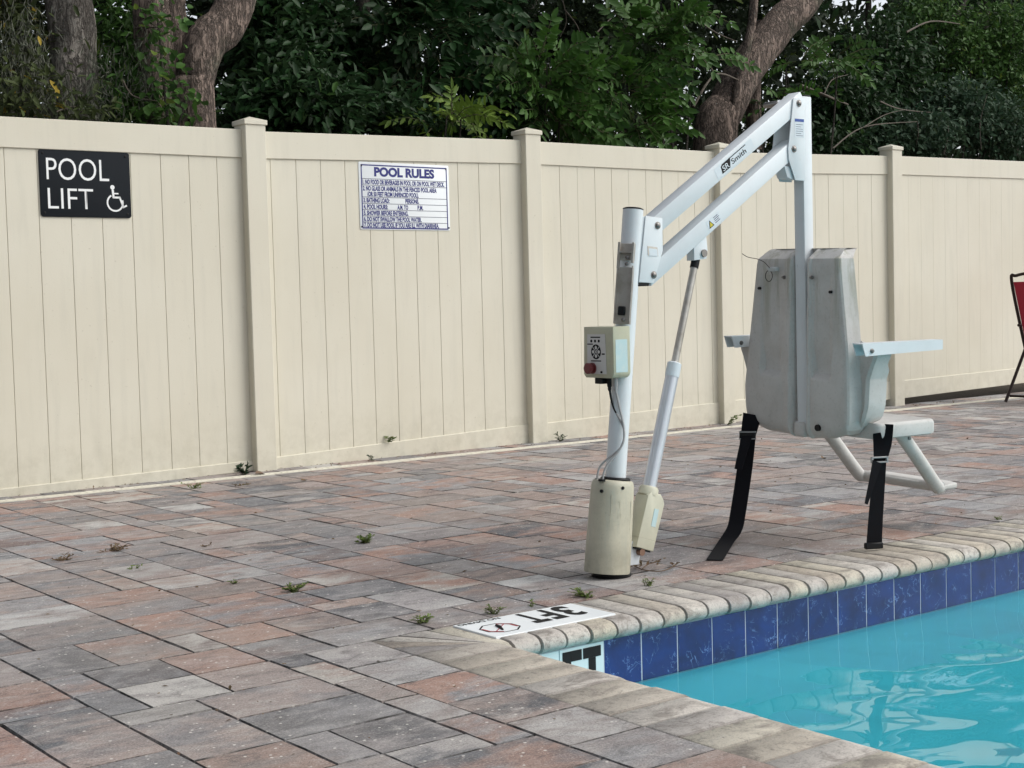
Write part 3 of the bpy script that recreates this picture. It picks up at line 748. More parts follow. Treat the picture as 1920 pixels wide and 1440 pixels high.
# brand label on the upper tube: black rounded block "SR" + slash + "Smith"
def tubeM(Mx, s, h):   # local frame on the -Y face of a bar: along, up
    o = Mx @ Vector((s, 0, h)); d = Vector((Mx[0][0], Mx[1][0], Mx[2][0])); n = Vector((Mx[0][2], Mx[1][2], Mx[2][2]))
    o.y = LY-.0311; return Matrix.Translation(-lo) @ frame(o, d, n)
def onface(name, P, Mf, mat, parent, z=.0006):
    bm = bmesh.new(); bm.faces.new([bm.verts.new(Mf @ Vector((a, b, z))) for a, b in P])
    me = bpy.data.meshes.new(name); bm.to_mesh(me); bm.free(); return link(name, me, M[mat], parent)
s0 = (Vector((3.936, 0, 1.462))-Vector((b1[0], 0, b1[1]))).length+.045
bl = tubeM(UM, s0-.03, -.021)
onface('brand_label', [(0, 0), (.235, 0), (.235, .040), (0, .040)], bl, 'sticker', ua, .0004)
onface('logo_block', [(.030, .004), (.080, .004), (.098, .036), (.046, .036), (.036, .030)], bl, 'ink', ua, .0008)
onface('logo_line', [(.085, .033), (.195, .033), (.195, .0365), (.085, .0365)], bl, 'ink', ua, .0008)
text_mesh('SR', .021, bl @ Matrix.Translation((.040, .009, .0012)), 'lettering', M['sticker'], ua, width=.038, bold=.01)
text_mesh('Smith', .021, bl @ Matrix.Translation((.096, .007, .0006)), 'lettering', M['ink'], ua, width=.090, bold=.005)
# warning label on the lower tube
s1 = (Vector((3.872, 0, 1.237))-Vector((b2[0], 0, b2[1]))).length+.025
wl = tubeM(LM, s1, -.020)
onface('warning_label', [(0, 0), (.078, 0), (.078, .036), (0, .036)], wl, 'sticker', la, .0004)
onface('warning_triangle', [(.004, .004), (.034, .004), (.019, .032)], wl, 'ink', la, .0008); onface('warning_triangle', [(.009, .007), (.029, .007), (.019, .026)], wl, 'yellow', la, .0011)
for i in range(4): onface('print_line', [(.042, .006+i*.007), (.072-.004*(i % 2), .006+i*.007), (.072-.004*(i % 2), .0085+i*.007), (.042, .0085+i*.007)], wl, 'lineb', la, .0008)
# hanger plates and chair mast
HP = [(4.348, 1.735), (4.336, 1.660), (4.314, 1.540), (4.316, 1.498), (4.352, 1.419), (4.410, 1.419), (4.414, 1.738)]
hp = poly_xz('hanger_plate', HP, LY-.0365, LY-.0325, 'paint'); poly_xz('hanger_plate', [(a-.012, b) for a, b in HP[:5]]+HP[5:], LY+.0325, LY+.0365, 'paint')
poly_xz('stop_block', [(4.345, 1.470), (4.300, 1.475), (4.318, 1.430), (4.342, 1.424), (4.39, 1.424), (4.39, 1.470)], LY-.0265, LY+.0265, 'paint')
for b in (b3, b4): bolt((b[0]+.0, LY-.0365, b[1]), parent=hp)
bm = bmesh.new(); lathe(bm, [(.012, 0), (.012, .070), (.009, .074)], (4.340, LY+.033, 1.722), (0, 1, 0), 12); L('pivot_sleeve', bm, 'chrome')
CMX = 4.438
bm = bmesh.new(); box(bm, CMX-.026, CMX+.026, LY-.026, LY+.026, .452, 1.748, .004, seg=2); cm = L('chair_mast', bm, 'paint')
bm = bmesh.new(); box(bm, CMX-.024, CMX+.024, LY-.024, LY+.024, 1.7485, 1.754, .002); L('mast_cap', bm, 'black')
st = Matrix.Translation(-lo) @ frame((4.352, LY-.0367, 1.585), (1, 0, 0), (0, 0, 1))
onface('notice_label', [(0, 0), (.054, 0), (.054, .072), (0, .072)], st, 'sticker', hp, .0004); onface('label_heading', [(.001, .060), (.053, .060), (.053, .071), (.001, .071)], st, 'blueink', hp, .0008)
for i in range(6): onface('print_line', [(.006, .006+i*.0085), (.046-.01*(i % 3 == 1), .006+i*.0085), (.046-.01*(i % 3 == 1), .0075+i*.0085), (.006, .0075+i*.0085)], st, 'lineb', hp, .0008)
# stainless battery bracket on the mast
def mast_frame(z, out):  # on the -X side of the mast
    d = (-Xax*math.cos(R(32))-Yax*math.sin(R(32))); return frame(ax(z)+d*out, AX.cross(d), AX)
bm = bmesh.new(); mf = mast_frame(.885, .0385)
box(bm, -.029, .029, 0, .20, -.001, .008, .001, mf); box(bm, -.029, -.026, 0, .205, .008, .020, 0, mf); box(bm, .026, .029, 0, .205, .008, .020, 0, mf)
box(bm, -.029, .029, .225, .285, -.001, .006, .001, mf); box(bm, -.029, -.022, .195, .287, .006, .024, 0, mf); box(bm, .022, .029, .215, .287, .006, .024, 0, mf); box(bm, -.022, .022, .250, .256, .006, .022, 0, mf)
brk = L('battery_bracket', bm, 'steel', None, 0)
for yy in (.235, .212, .015): bm = bmesh.new(); lathe(bm, [(.007, 0), (.007, .006), (.003, .009)], mf @ Vector((.004, yy, .008)), mf.to_3x3() @ Vector((0, 0, 1)), 8); L('bolt', bm, 'chrome', brk)
bm = bmesh.new(); box(bm, -.016, .010, .030, .062, .008, .018, .003, mf); L('latch', bm, 'black', brk)
# control box
cb_ = empty('control_box'); cb_.parent = lift
bx0, bx1, by0, by1, bz0, bz1 = 3.372, 3.452, 3.800, 3.962, .702, .882
P = [(by0, bz0+.018), (by0+.006, bz0+.006), (by0+.016, bz0), (by1-.012, bz0), (by1, bz0+.012), (by1-.006, bz1), (by0, bz1)]
bm = bmesh.new(); prism(bm, P, 0, bx0, bx1+.0, .004); L('housing', bm, 'taupe', cb_, 30)
pf = Matrix.Translation(-lo) @ frame((bx0-.001, by1-.022, bz0+.022), (0, -1, 0), (0, 0, 1))
def fp(name, P, mat, z=.0006): return onface(name, P, pf, mat, cb_, z)
fp('panel', [(0, -.008), (.104, -.008), (.100, .132), (.004, .132)], 'panel', .0004)
for i in range(3): fp('indicator', [(.026+i*.020+.006*math.cos(R(t)), .108+.0055*math.sin(R(t))) for t in range(0, 360, 45)], 'ink')
fp('print_line', [(.022, .119), (.074, .119), (.074, .1235), (.022, .1235)], 'ink'); fp('print_line', [(.004, .095), (.034, .095), (.034, .099), (.004, .099)], 'ink'); fp('print_line', [(.022, .036), (.076, .036), (.076, .040), (.022, .040)], 'ink'); fp('print_line', [(.080, .060), (.096, .060), (.096, .065), (.080, .065)], 'ink')
fp('keypad', [(.050+.0265*math.cos(R(t)), .070+.0265*math.sin(R(t))) for t in range(0, 360, 15)], 'ink', .0008)
for k in range(4):
    a = R(90*k); cx_, cz_ = .050+.0145*math.cos(a), .070+.0145*math.sin(a); fp('arrow_button', [(cx_+.0065*math.cos(a+b)*(1.2 if b == 0 else 1), cz_+.0065*math.sin(a+b)*(1.2 if b == 0 else 1)) for b in (0, 1.2, 2.2, 3.14, 4.1, 5.1)], 'panel', .0012)
for s_ in (1, -1):
    d = Vector((1, s_)).normalized(); n = Vector((-d.y, d.x)); P = [Vector((.050, .070))+d*.0262*a+n*.0013*b for a, b in ((-1, -1), (1, -1), (1, 1), (-1, 1))]; fp('keypad_line', [tuple(p) for p in P], 'panel', .0014)
bm = bmesh.new(); kp = pf @ Vector((.030, .012, 0))+lo; lathe(bm, [(.020, 0), (.020, .004), (.012, .004), (.012, .014), (.019, .016), (.0195, .026), (.015, .030)], kp, (-1, 0, 0), 20); L('stop_button', bm, 'red', cb_)
bm = bmesh.new(); kp = pf @ Vector((.078, -.001, 0))+lo; lathe(bm, [(.004, 0), (.004, .004)], kp, (-1, 0, 0), 10); L('key_switch', bm, 'black', cb_)
sf = Matrix.Translation(-lo) @ frame((bx0+.010, by0-.0002, bz0+.020), (1, 0, 0), (0, 0, 1)); onface('side_label', [(0, 0), (.055, 0), (.055, .115), (0, .115)], sf, 'pale', cb_)
bm = bmesh.new(); box(bm, bx0+.012, bx0+.040, by1-.085, by1-.045, bz0-.022, bz0-.001, .002); L('socket', bm, 'black', cb_)
for yy, xx, mt in ((3.862, 3.405, 'black'), (3.835, 3.410, 'cable')):
    bm = bmesh.new(); lathe(bm, [(.0085, 0), (.0085, .028), (.006, .034), (.0065, .038), (.005, .045)], (xx, yy, bz0-.001), (0, 0, -1), 12); L('plug', bm, mt, cb_)
def curve(P, n=10):
    P = [Vector(p) for p in P]; P = [P[0]]+P+[P[-1]]; out = []
    for i in range(1, len(P)-2):
        for k in range(n):
            t = k/n; a, b, c, d = P[i-1:i+3]
            out.append(.5*((2*b)+(c-a)*t+(2*a-5*b+4*c-d)*t*t+(3*b-a-3*c+d)*t**3))
    return out+[P[-2]]
def cabpath(x0, y0, ye):
    e = ax(.338)+Xax*(-.075)+Yax*ye
    return curve([(x0, y0, .660), (x0+.010, y0-.006, .60), (3.424, 3.812, .52), (3.405, 3.808, .46), (e.x+.015, e.y-.008, .40), (e.x, e.y, .36), (e.x, e.y, .325)])
for (x0, y0, ye, mt) in ((3.405, 3.862, -.020, 'black'), (3.410, 3.835, .010, 'cable')):
    bm = bmesh.new(); pth = cabpath(x0, y0, ye); tube(bm, pth[:14], .0038, 8); L('cable', bm, mt); bm = bmesh.new(); tube(bm, pth[13:], .0038, 8); L('cable', bm, 'cable')
# actuator
a0, a1 = Vector((3.846, LY, 1.135)), Vector((3.520, LY, .095)); ad = (a0-a1).normalized(); al = (a0-a1).length
def ap(z): return a1+ad*((z-a1.z)/ad.z)
act = empty('actuator'); act.parent = lift
bm = bmesh.new(); tube(bm, [ap(.70), ap(1.105)], .0135, 20); L('rod', bm, 'steel', act)
bm = bmesh.new(); tube(bm, [ap(.690), ap(.700), ap(.738), ap(.742)], [.026, .0265, .026, .020], 24); L('collar', bm, 'sticker', act)
bm = bmesh.new(); tube(bm, [ap(.27), ap(.690)], .0245, 24); L('tube', bm, 'alu', act)
ca = ap(1.125); poly_xz('clevis', [(ca.x-.030, 1.10+.012), (ca.x+.034, 1.118), (ca.x+.040, 1.150), (ca.x+.035, 1.20), (ca.x-.03, 1.165)], LY-.020, LY+.020, 'paint', act)
bm = bmesh.new(); lathe(bm, [(.014, 0), (.014, .05), (.011, .052)], (ca.x+.018, LY-.027, 1.138), (0, 1, 0), 14); L('clevis_pin', bm, 'chrome', act)
bm = bmesh.new(); tube(bm, [ap(1.085), ap(1.118)], .016, 14); L('rod_end', bm, 'black', act)
# housing: sloped box
n_ = Vector((ad.z, 0, -ad.x)); hm = frame(ap(.085)+n_*.006, n_, ad)
bm = bmesh.new(); Pq = [(-.040, 0), (.046, -.002), (.054, .175), (.040, .192), (.028, .205), (-.022, .205), (-.034, .190)]
prism(bm, Pq, 2, -.034, .034, .005); bmesh.ops.transform(bm, matrix=hm, verts=bm.verts); hs_ = L('motor_housing', bm, 'beige', act, 30)
bm = bmesh.new(); tube(bm, [ap(.27), ap(.292), ap(.300)], [.036, .036, .030], 20); L('neck', bm, 'beige', act)
bm = bmesh.new(); box(bm, -.0405, .0475, .037, .0385, -.0345, .0345, 0, hm); L('seam', bm, 'cover', act, 0)
yn = hm @ Vector((0, 0, 1)); side = -1 if (hm @ Vector((0, 0, .034))).y > LY else 1
zf = .0345*side if (hm @ Vector((0, 0, .0345*1))).y < LY else -.0345
zf = .0345 if (hm @ Vector((0, 0, .0345))).y < LY else -.0345
bm = bmesh.new(); box(bm, .008, .030, .085, .150, min(zf, zf*1.02), max(zf, zf*1.02), 0, hm); L('rating_label', bm, 'pale', act, 0)
bm = bmesh.new(); box(bm, -.036, .036, -.007, .001, -.028, .028, 0, hm); L('housing_base', bm, 'black', act, 0)
poly_xz('base_lug', [(3.42, .030), (3.515, .026), (3.530, .085), (3.515, .110), (3.42, .12)], LY-.010, LY+.010, 'paint', act)
bm = bmesh.new(); lathe(bm, [(.013, 0), (.013, .055), (.010, .057)], (3.516, LY-.030, .072), (0, 1, 0), 14); L('base_pin', bm, 'rust', act)

# ---- seat
seat = empty('seat'); seat.parent = lift
ROT = Matrix.Translation((CMX, LY, 0)) @ Matrix.Rotation(R(-4.5), 4, 'Z') @ Matrix.Translation((0, 0, .79)) @ Matrix.Rotation(R(2.0), 4, 'X') @ Matrix.Translation((0, 0, -.79))
def S(name, bm, mat, smooth=40): bmesh.ops.transform(bm, matrix=ROT, verts=bm.verts); return L(name, bm, mat, seat, smooth)
def lerp(t, P):
    if t <= P[0][0]: return P[0][1]
    for (a, b), (c, d) in zip(P, P[1:]):
        if t <= c: return b+(d-b)*(t-a)/(c-a)
    return P[-1][1]
def sstep(a, b, t): t = max(0, min(1, (t-a)/(b-a))); return t*t*(3-2*t)
bm = bmesh.new(); rings = []
ZL = [.420, .426, .440, .455, .475] + [.49+.0225*i for i in range(7)] + [.642, .648, .654, .660, .666, .672, .680] + [.692+.0225*i for i in range(19)] + [1.118, 1.135, 1.147, 1.155, 1.158]
for z in ZL:
    wc = lerp(z, [(.42, .255), (.44, .272), (.5, .282), (.60, .285), (.78, .268), (1.0, .238), (1.12, .222), (1.16, .205)])
    fl = sstep(.44, .50, z)*(1-sstep(.765, .80, z))          # side flange that carries the armrest
    wf = lerp(z, [(.44, .30), (.49, .318), (.56, .338), (.66, .342), (.72, .365), (.75, .382), (.79, .384)])
    shrink = lerp(z, [(.42, .035), (.426, .022), (.44, .008), (.46, 0), (1.114, 0), (1.118, .004), (1.135, .026), (1.147, .042), (1.155, .054), (1.158, .066)])
    lean = .0
    th = lerp(z, [(.42, .16), (.5, .15), (.7, .10), (1.16, .085)])
    half = []
    zdrop = lerp(z, [(.42, 1), (.52, 0)])
    def lobe(y):
        tro = 1-sstep(.034, .046, y)
        x_ = .040*tro+shrink-.007*sstep(.040, .048, y)*(1-sstep(.062, .075, y))
        # rounding toward the outer crest
        x_ += .004*sstep(wc-.012, wc, y)
        # pressed panel
        rec = sstep(.082, .096, y)*(1-sstep(.185, .20, y))*sstep(.645, .676, z)*(1-sstep(.69, .80, z)*.75)*(1-sstep(1.04, 1.07, z))
        x_ += .022*rec
        x_ -= .006*math.exp(-((z-.60)/.1)**2)*sstep(.06, .1, y)
        return x_
    for k in range(34):
        y = (wc-.0)*k/33; half.append((lobe(y)-.022, y))
    ws = wc+.016
    half += [(half[-1][0]+.007, wc+.006-.3*shrink), (half[-1][0]+.040, ws-.006-.3*shrink)]
    xs_ = half[-1][0]
    for (fx_, fy_) in ((.034, ws+.004), (.026, wf-.012), (.036, wf), (.07, wf+.002), (.13 if z < .7 else .11, wf-.002), (.135 if z < .7 else .115, wf-.014), (.11, wf-.024), (.10, ws-.006)):
        nx_, ny_ = max(xs_, .03)+.02, ws-.3*shrink
        half.append((nx_*(1-fl)+fx_*fl, ny_*(1-fl)+fy_*fl))
    half += [(max(th-.02, .05), ws-.025-shrink*.5), (th-.022-shrink*.4, wc-.03), (th-.03-shrink*.4, .12), (th-.03-shrink*.4, 0)]
    ring = [(x_, y) for x_, y in half]+[(x_, -y) for x_, y in half[-2:0:-1]]
    dz = lambda y: (.030*zdrop*sstep(.16, .30, abs(y)))-.012*zdrop*(1-sstep(.03, .08, abs(y)))
    rings.append([bm.verts.new((x_-.012, y+.024*sstep(.040, .11, abs(y)), z+dz(y))) for x_, y in ring])
for A_, B_ in zip(rings, rings[1:]):
    for k in range(len(A_)): bm.faces.new((A_[k], A_[(k+1) % len(A_)], B_[(k+1) % len(A_)], B_[k]))
bm.faces.new(rings[0][::-1]); bm.faces.new(rings[-1]); S('seat_back', bm, 'shell', 27)
bm = bmesh.new(); box(bm, -.034, .05, -.034, .034, .414, .478, .016, seg=3); S('mast_socket', bm, 'shell', 50)
# seat pan
bm = bmesh.new()
def rr2(hw, x0, x1, r): return rrect(x0, -hw, x1, hw, r, 5)
lev = [(.428, -.012), (.434, -.002), (.445, 0), (.472, 0), (.481, -.003), (.486, -.010)]
rings = [[bm.verts.new((x_, y_*1.0, z+(.004 if z > .47 else 0))) for x_, y_ in rrect(.06, -.332-g, .388+g, .332+g, .03, 5)] for z, g in lev]
rings.append([bm.verts.new((x_, y_, .478)) for x_, y_ in rrect(.06, -.27, .35, .27, .03, 5)])
for A_, B_ in zip(rings, rings[1:]):
    for k in range(len(A_)): bm.faces.new((A_[k], A_[(k+1) % len(A_)], B_[(k+1) % len(A_)], B_[k]))
bm.faces.new(rings[0][::-1]); bm.faces.new(rings[-1]); S('seat_pan', bm, 'shell', 40)
# armrests: inverted U channel bars
for s_ in (1, -1):
    bm = bmesh.new(); y0 = s_*.358
    P = [(y0-.025, .755), (y0-.025, .803), (y0+.025, .803), (y0+.025, .755), (y0+.021, .755), (y0+.021, .798), (y0-.021, .798), (y0-.021, .755)]
    prism(bm, P, 0, -.088, .352, 0)
    for v in bm.verts:
        if v.co.z < .76: v.co.x += .018 if v.co.x < 0 else 0; v.co.z += .010 if v.co.x > .2 else 0
    arm = S('armrest', bm, 'paint', 30)
    bm = bmesh.new(); lathe(bm, [(.009, 0), (.009, .003), (.0055, .004), (.005, .008)], (-.038, y0-.0252, .774), (0, -1, 0), 12); bmesh.ops.transform(bm, matrix=ROT, verts=bm.verts); L('bolt', bm, 'chrome', arm)
# footrest
bm = bmesh.new()
for s_ in (1, -1):
    tube(bm, curve([(.30, s_*.215, .435), (.385, s_*.215, .348), (.52, s_*.212, .205), (.55, s_*.207, .186), (.58, s_*.19, .180)], 5), [.027]*15+[.024]*6, 14)
tube(bm, curve([(.545, .225, .190), (.565, .1, .186), (.565, -.1, .186), (.545, -.225, .190)], 6), .022, 12)
fr_ = [(.545, -.235), (.64, -.225), (.655, -.18), (.655, .18), (.64, .225), (.545, .235)]
prism(bm, fr_, 2, .176, .202, .008); fr = S('footrest', bm, 'shell', 50)
for s_ in (1, -1):
    bm = bmesh.new(); lathe(bm, [(.008, 0), (.008, .004), (.004, .006)], (.33, s_*.215-.028, .408), (0, -1, 0), 10); bmesh.ops.transform(bm, matrix=ROT, verts=bm.verts); L('bolt', bm, 'chrome', fr)
for y_, z_ in ((.082, 1.045), (-.072, 1.045)):
    bm = bmesh.new(); lathe(bm, [(.008, 0), (.008, .003), (.0055, .004), (.005, .012)], (-.038, y_, z_), (-1, 0, 0), 10); S('bolt', bm, 'chrome')
for y_, z_, r_ in ((.225, 1.0, .006), (-.17, .99, .006), (-.11, .462, .013)):
    bm = bmesh.new(); lathe(bm, [(r_, 0), (r_, .012), (r_*.6, .012)], (-.032, y_, z_), (-1, 0, 0), 10); S('plug', bm, 'black')
# clip with wire and ring at the top of the seat back
bm = bmesh.new(); box(bm, -.056, -.030, .118, .160, 1.068, 1.086, .003); S('clip', bm, 'clip')
bm = bmesh.new(); tube(bm, [(-.050, .158+.020*math.cos(t), 1.050+.022*math.sin(t)) for t in [2*math.pi*k/20 for k in range(20)]], .0016, 5, closed=True); S('wire_ring', bm, 'black')
bm = bmesh.new(); tube(bm, curve([(-.056, .148, 1.082), (-.06, .175, 1.105), (-.065, .21, 1.118), (-.07, .26, 1.126), (-.07, .295, 1.140)], 5), .0014, 5); S('wire', bm, 'black')
# straps
def strap(name, P, wd, th=.0022, wdir=None):
    P = curve(P, 6); bm = bmesh.new(); prev = None
    for i, p in enumerate(P):
        d = (P[min(i+1, len(P)-1)]-P[max(i-1, 0)]).normalized(); wv = Vector(wdir[0]).lerp(Vector(wdir[1]), i/(len(P)-1)) if wdir else Vector((.79, -.61, 0))
        wv = (wv-d*wv.dot(d)).normalized(); n = d.cross(wv)
        w_ = wd if not hasattr(wd, '__len__') else wd[0]+(wd[1]-wd[0])*i/(len(P)-1)
        r = [bm.verts.new(p+wv*a*w_/2+n*b*th/2) for a, b in ((-1, -1), (1, -1), (1, 1), (-1, 1))]
        if prev:
            for k in range(4): bm.faces.new((prev[k], prev[(k+1) % 4], r[(k+1) % 4], r[k]))
        else: bm.faces.new(r[::-1])
        prev = r
    bm.faces.new(prev); return L(name, bm, 'web', seat, 30)
lw = (.6, -.8, 0)
LS = hit(1411, 786, 1, 4.13); LB = hit(1403, 815, 1, 4.135); LE = hit(1340, 1050, 2, .004)
sl = strap('lap_strap', [LS+Vector((0, 0, .02)), LB], (.078, .060), wdir=(lw, lw))
g1, g2, g3 = hit(1396, 880, 1, 4.12), hit(1384, 960, 1, 4.09), hit(1377, 992, 1, 4.06)
strap('lap_strap', [LB, g1, g2, g3, hit(1360, 1018, 2, .012), LE], .062, wdir=(lw, (.75, -.66, 0)))
strap('lap_strap', [LB+Vector((-.006, 0, 0)), hit(1393, 845, 1, 4.10), hit(1384, 880, 1, 4.08)], (.045, .030), wdir=(lw, lw))
bm = bmesh.new(); f_ = frame(LB+Vector((-.004, 0, 0)), (.6, -.8, 0), (0, 0, 1)); box(bm, -.033, .033, -.020, .016, -.008, .008, .003, f_); bk = L('buckle', bm, 'black', seat)
bm = bmesh.new(); box(bm, -.035, .035, .010, .014, -.010, .010, 0, f_); box(bm, -.035, .035, -.018, -.014, -.010, .010, 0, f_); L('adjuster_bar', bm, 'cable', bk, 0)
RY = 3.53
p = lambda a, b, y=RY: hit(a, b, 1, y)
rw = (.9, -.43, 0)
strap('lap_strap', [p(1663, 795), p(1660, 830), p(1652, 862)], (.050, .046), wdir=((.4, -.9, 0), rw)); strap('lap_strap', [p(1644, 812, RY+.02), p(1647, 835, RY+.01), p(1649, 862)], (.030, .046), wdir=((.3, -.9, 0), rw))
strap('lap_strap', [p(1650, 862), p(1645, 930), p(1641, 985), p(1639, 1024)], (.052, .064), wdir=(rw, rw))
strap('lap_strap', [p(1645, 866, RY-.01), p(1636, 900, RY-.015), p(1624, 945, RY-.02)], (.040, .012), wdir=(rw, rw))
f_ = frame(p(1649, 862, RY-.004), rw, (0, 0, 1)); bm = bmesh.new(); box(bm, -.033, .033, .006, .012, -.006, .006, .002, f_); box(bm, -.033, .033, -.012, -.006, -.006, .006, .002, f_); box(bm, -.034, -.028, -.012, .012, -.006, .006, 0, f_); box(bm, .028, .034, -.012, .012, -.006, .006, 0, f_); L('adjuster_bar', bm, 'cable', seat, 0)
f_ = frame(p(1638, 1023, RY), rw, (0, 0, 1)); bm = bmesh.new(); box(bm, -.036, .036, -.012, .012, -.010, .010, .003, f_); L('buckle', bm, 'black', seat)

# ================================================================ RED FOLDING CHAIR
rc = empty('folding_chair', (11.4, 7.43, 0), label='red sling folding patio chair with bronze frame by the fence', cat='chair')
ro = Vector(rc.location)
def Rc(name, bm, mat, smooth=50): return finish(bm, name, M[mat], rc, smooth, off=ro)
ya, yb_ = 7.43, 6.93
bt, bb2 = Vector((11.235, 0, 1.05)), Vector((11.43, 0, .47))
def yv(v, y): return Vector((v.x, y, v.z))
bm = bmesh.new(); tube(bm, curve([yv(bb2, ya), yv(bt, ya), (11.215, ya-.06, 1.105), (11.205, (ya+yb_)/2, 1.125), (11.215, yb_+.06, 1.105), yv(bt, yb_), yv(bb2, yb_)], 6), .014, 10); Rc('back_frame', bm, 'bronze')
bm = bmesh.new(); Pb = [yv(bt, ya-.016), yv(bt, yb_+.016), yv(bb2, yb_+.016), yv(bb2, ya-.016)]
V = [bm.verts.new(p_) for p_ in Pb]+[bm.verts.new(p_+Vector((.004, 0, .001))) for p_ in Pb]
for f in ((0, 1, 2, 3), (7, 6, 5, 4), (0, 4, 5, 1), (1, 5, 6, 2), (2, 6, 7, 3), (3, 7, 4, 0)): bm.faces.new([V[i] for i in f])
Rc('back_sling', bm, 'fabric', 0)
bm = bmesh.new(); box(bm, 11.45, 11.88, yb_+.02, ya-.02, .435, .441); Rc('seat_sling', bm, 'fabric', 0)
for y_ in (ya, yb_):
    bm = bmesh.new(); tube(bm, [(11.165, y_+.022*(1 if y_ == ya else -1), .012), (11.60, y_+.022*(1 if y_ == ya else -1), .66)], .014, 10); Rc('leg', bm, 'bronze')
    bm = bmesh.new(); tube(bm, [(11.92, y_, .012), (11.43, y_, .47)], .014, 10); Rc('leg', bm, 'bronze')
    bm = bmesh.new(); tube(bm, [(11.42, y_, .438), (11.90, y_, .438)], .012, 10); Rc('seat_rail', bm, 'bronze')
    bm = bmesh.new(); tube(bm, curve([(11.33, y_, .672), (11.5, y_, .675), (11.75, y_, .665), (11.80, y_, .645)], 4), .013, 10); Rc('armrest', bm, 'bronze')
for x_, z_ in ((11.2, .06), (11.87, .06), (11.44, .452)):
    bm = bmesh.new(); tube(bm, [(x_, ya, z_), (x_, yb_, z_)], .011, 8); Rc('stretcher', bm, 'bronze')

# ================================================================ VEGETATION
nr = np.random.default_rng(4)
RV, UV, FV = (np.array(v[:]) for v in (right, up, fwd))
GAPS = [(1620, -50, 70, 80, .86), (215, 135, 34, 40, .8), (432, 120, 30, 44, .75), (885, 110, 30, 55, .75), (1135, 20, 22, 22, .7), (1400, 215, 12, 16, .8), (80, 55, 16, 14, .9), (735, 90, 14, 60, .6), (1650, 40, 60, 34, .6)]
def open_sky(P, far=True):
    """True for leaves kept: thins the canopy where the wood has openings to the sky"""
    v = P-np.array([0, 0, CAM_H]); d = np.maximum(v@FV, .1); x = 960+FPX*(v@RV)/d; y = 720-FPX*(v@UV)/d; k = np.ones(len(P), bool); q = nr.random(len(P))
    for i, (cx, cy, rx, ry, pr) in enumerate(GAPS):
        if i and not far: break
        k &= ~((((x-cx)/rx)**2+((y-cy)/ry)**2 < 1) & (q < pr))
    k &= ~((x > (1575 if far else 1600)) & (x < 1805) & (y < (-45 if far else -5)) & (q < .96))
    return k
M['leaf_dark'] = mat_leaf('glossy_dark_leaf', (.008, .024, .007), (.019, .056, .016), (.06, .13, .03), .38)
M['leaf_mid'] = mat_leaf('mid_green_leaf', (.022, .062, .013), (.058, .135, .024), (.18, .26, .045), .42)
M['leaf_lime'] = mat_leaf('lime_leaf', (.07, .13, .02), (.14, .22, .03), (.30, .32, .06), .45)
M['leaf_grey'] = mat_leaf('greyish_leaf', (.016, .040, .022), (.034, .075, .038), (.07, .11, .06), .5)
M['leaf_olive'] = mat_leaf('olive_leaf', (.030, .042, .014), (.060, .080, .024), (.36, .26, .03), .5)
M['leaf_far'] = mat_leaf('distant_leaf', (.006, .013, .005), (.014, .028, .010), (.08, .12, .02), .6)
M['moss'] = mat_leaf('spanish_moss', (.09, .095, .075), (.14, .145, .115), (.19, .19, .15), .85, .1)
M['weed'] = mat_leaf('weed_leaf', (.09, .15, .03), (.17, .24, .06), (.30, .29, .12), .6)
M['weed_dry'] = mat_leaf('dry_weed_leaf', (.14, .085, .055), (.20, .14, .08), (.24, .22, .10), .8)
M['bark_red'] = mat_bark('reddish_oak_bark', (.20, .145, .115), (.36, .28, .235))
M['bark_grey'] = mat_bark('grey_oak_bark', (.17, .15, .13), (.32, .29, .255))
M['bark_dark'] = mat_bark('dark_bark', (.035, .030, .024), (.08, .068, .052), 1.6)
M['twig'] = plain('pale_twig', (.12, .10, .08), .8, 0, (.05, .04, .03), 20, .6)

def unit(a): return a/np.maximum(np.linalg.norm(a, axis=1), 1e-9)[:, None]
def rdir(n): return unit(nr.normal(size=(n, 3)))
def leaf_mesh(name, P, D, N, Ln, Wd, tone, fancy=True, droop=.18):
    n = len(P); D = unit(D); S_ = unit(np.cross(D, N)); N = np.cross(S_, D)
    Ln = np.broadcast_to(Ln, (n,))[:, None]; Wd = np.broadcast_to(Wd, (n,))[:, None]
    if fancy:
        v = np.stack([P, P+D*Ln*.32+S_*Wd*.5+N*Wd*.12, P+D*Ln*.72+S_*Wd*.40-N*Ln*droop*.5+N*Wd*.1, P+D*Ln-N*Ln*droop, P+D*Ln*.72-S_*Wd*.40-N*Ln*droop*.5+N*Wd*.1, P+D*Ln*.32-S_*Wd*.5+N*Wd*.12], 1).reshape(-1, 3)
        b = np.arange(n)[:, None]*6; f = np.concatenate([b+np.array([[0, 1, 2, 3]]), b+np.array([[0, 3, 4, 5]])], 1).reshape(-1); nf = 2*n; tn = np.repeat(tone, 2)
    else:
        v = np.stack([P, P+D*Ln*.5+S_*Wd*.5, P+D*Ln-N*Ln*droop, P+D*Ln*.5-S_*Wd*.5], 1).reshape(-1, 3)
        b = np.arange(n)[:, None]*4; f = (b+np.array([[0, 1, 2, 3]])).reshape(-1); nf = n; tn = tone
    me = bpy.data.meshes.new(name); me.vertices.add(len(v)); me.vertices.foreach_set('co', v.astype(np.float32).ravel())
    me.loops.add(len(f)); me.loops.foreach_set('vertex_index', f.astype(np.int32)); me.polygons.add(nf)
    me.polygons.foreach_set('loop_start', np.arange(nf, dtype=np.int32)*4); me.polygons.foreach_set('loop_total', np.full(nf, 4, dtype=np.int32))
    at = me.attributes.new('tone', 'FLOAT', 'FACE'); at.data.foreach_set('value', tn.astype(np.float32)); me.update(); me.validate(); return me
def clump_tone(n, bright=.06): t = nr.random(n)*.9; t[nr.random(n) < bright] = 1; return t
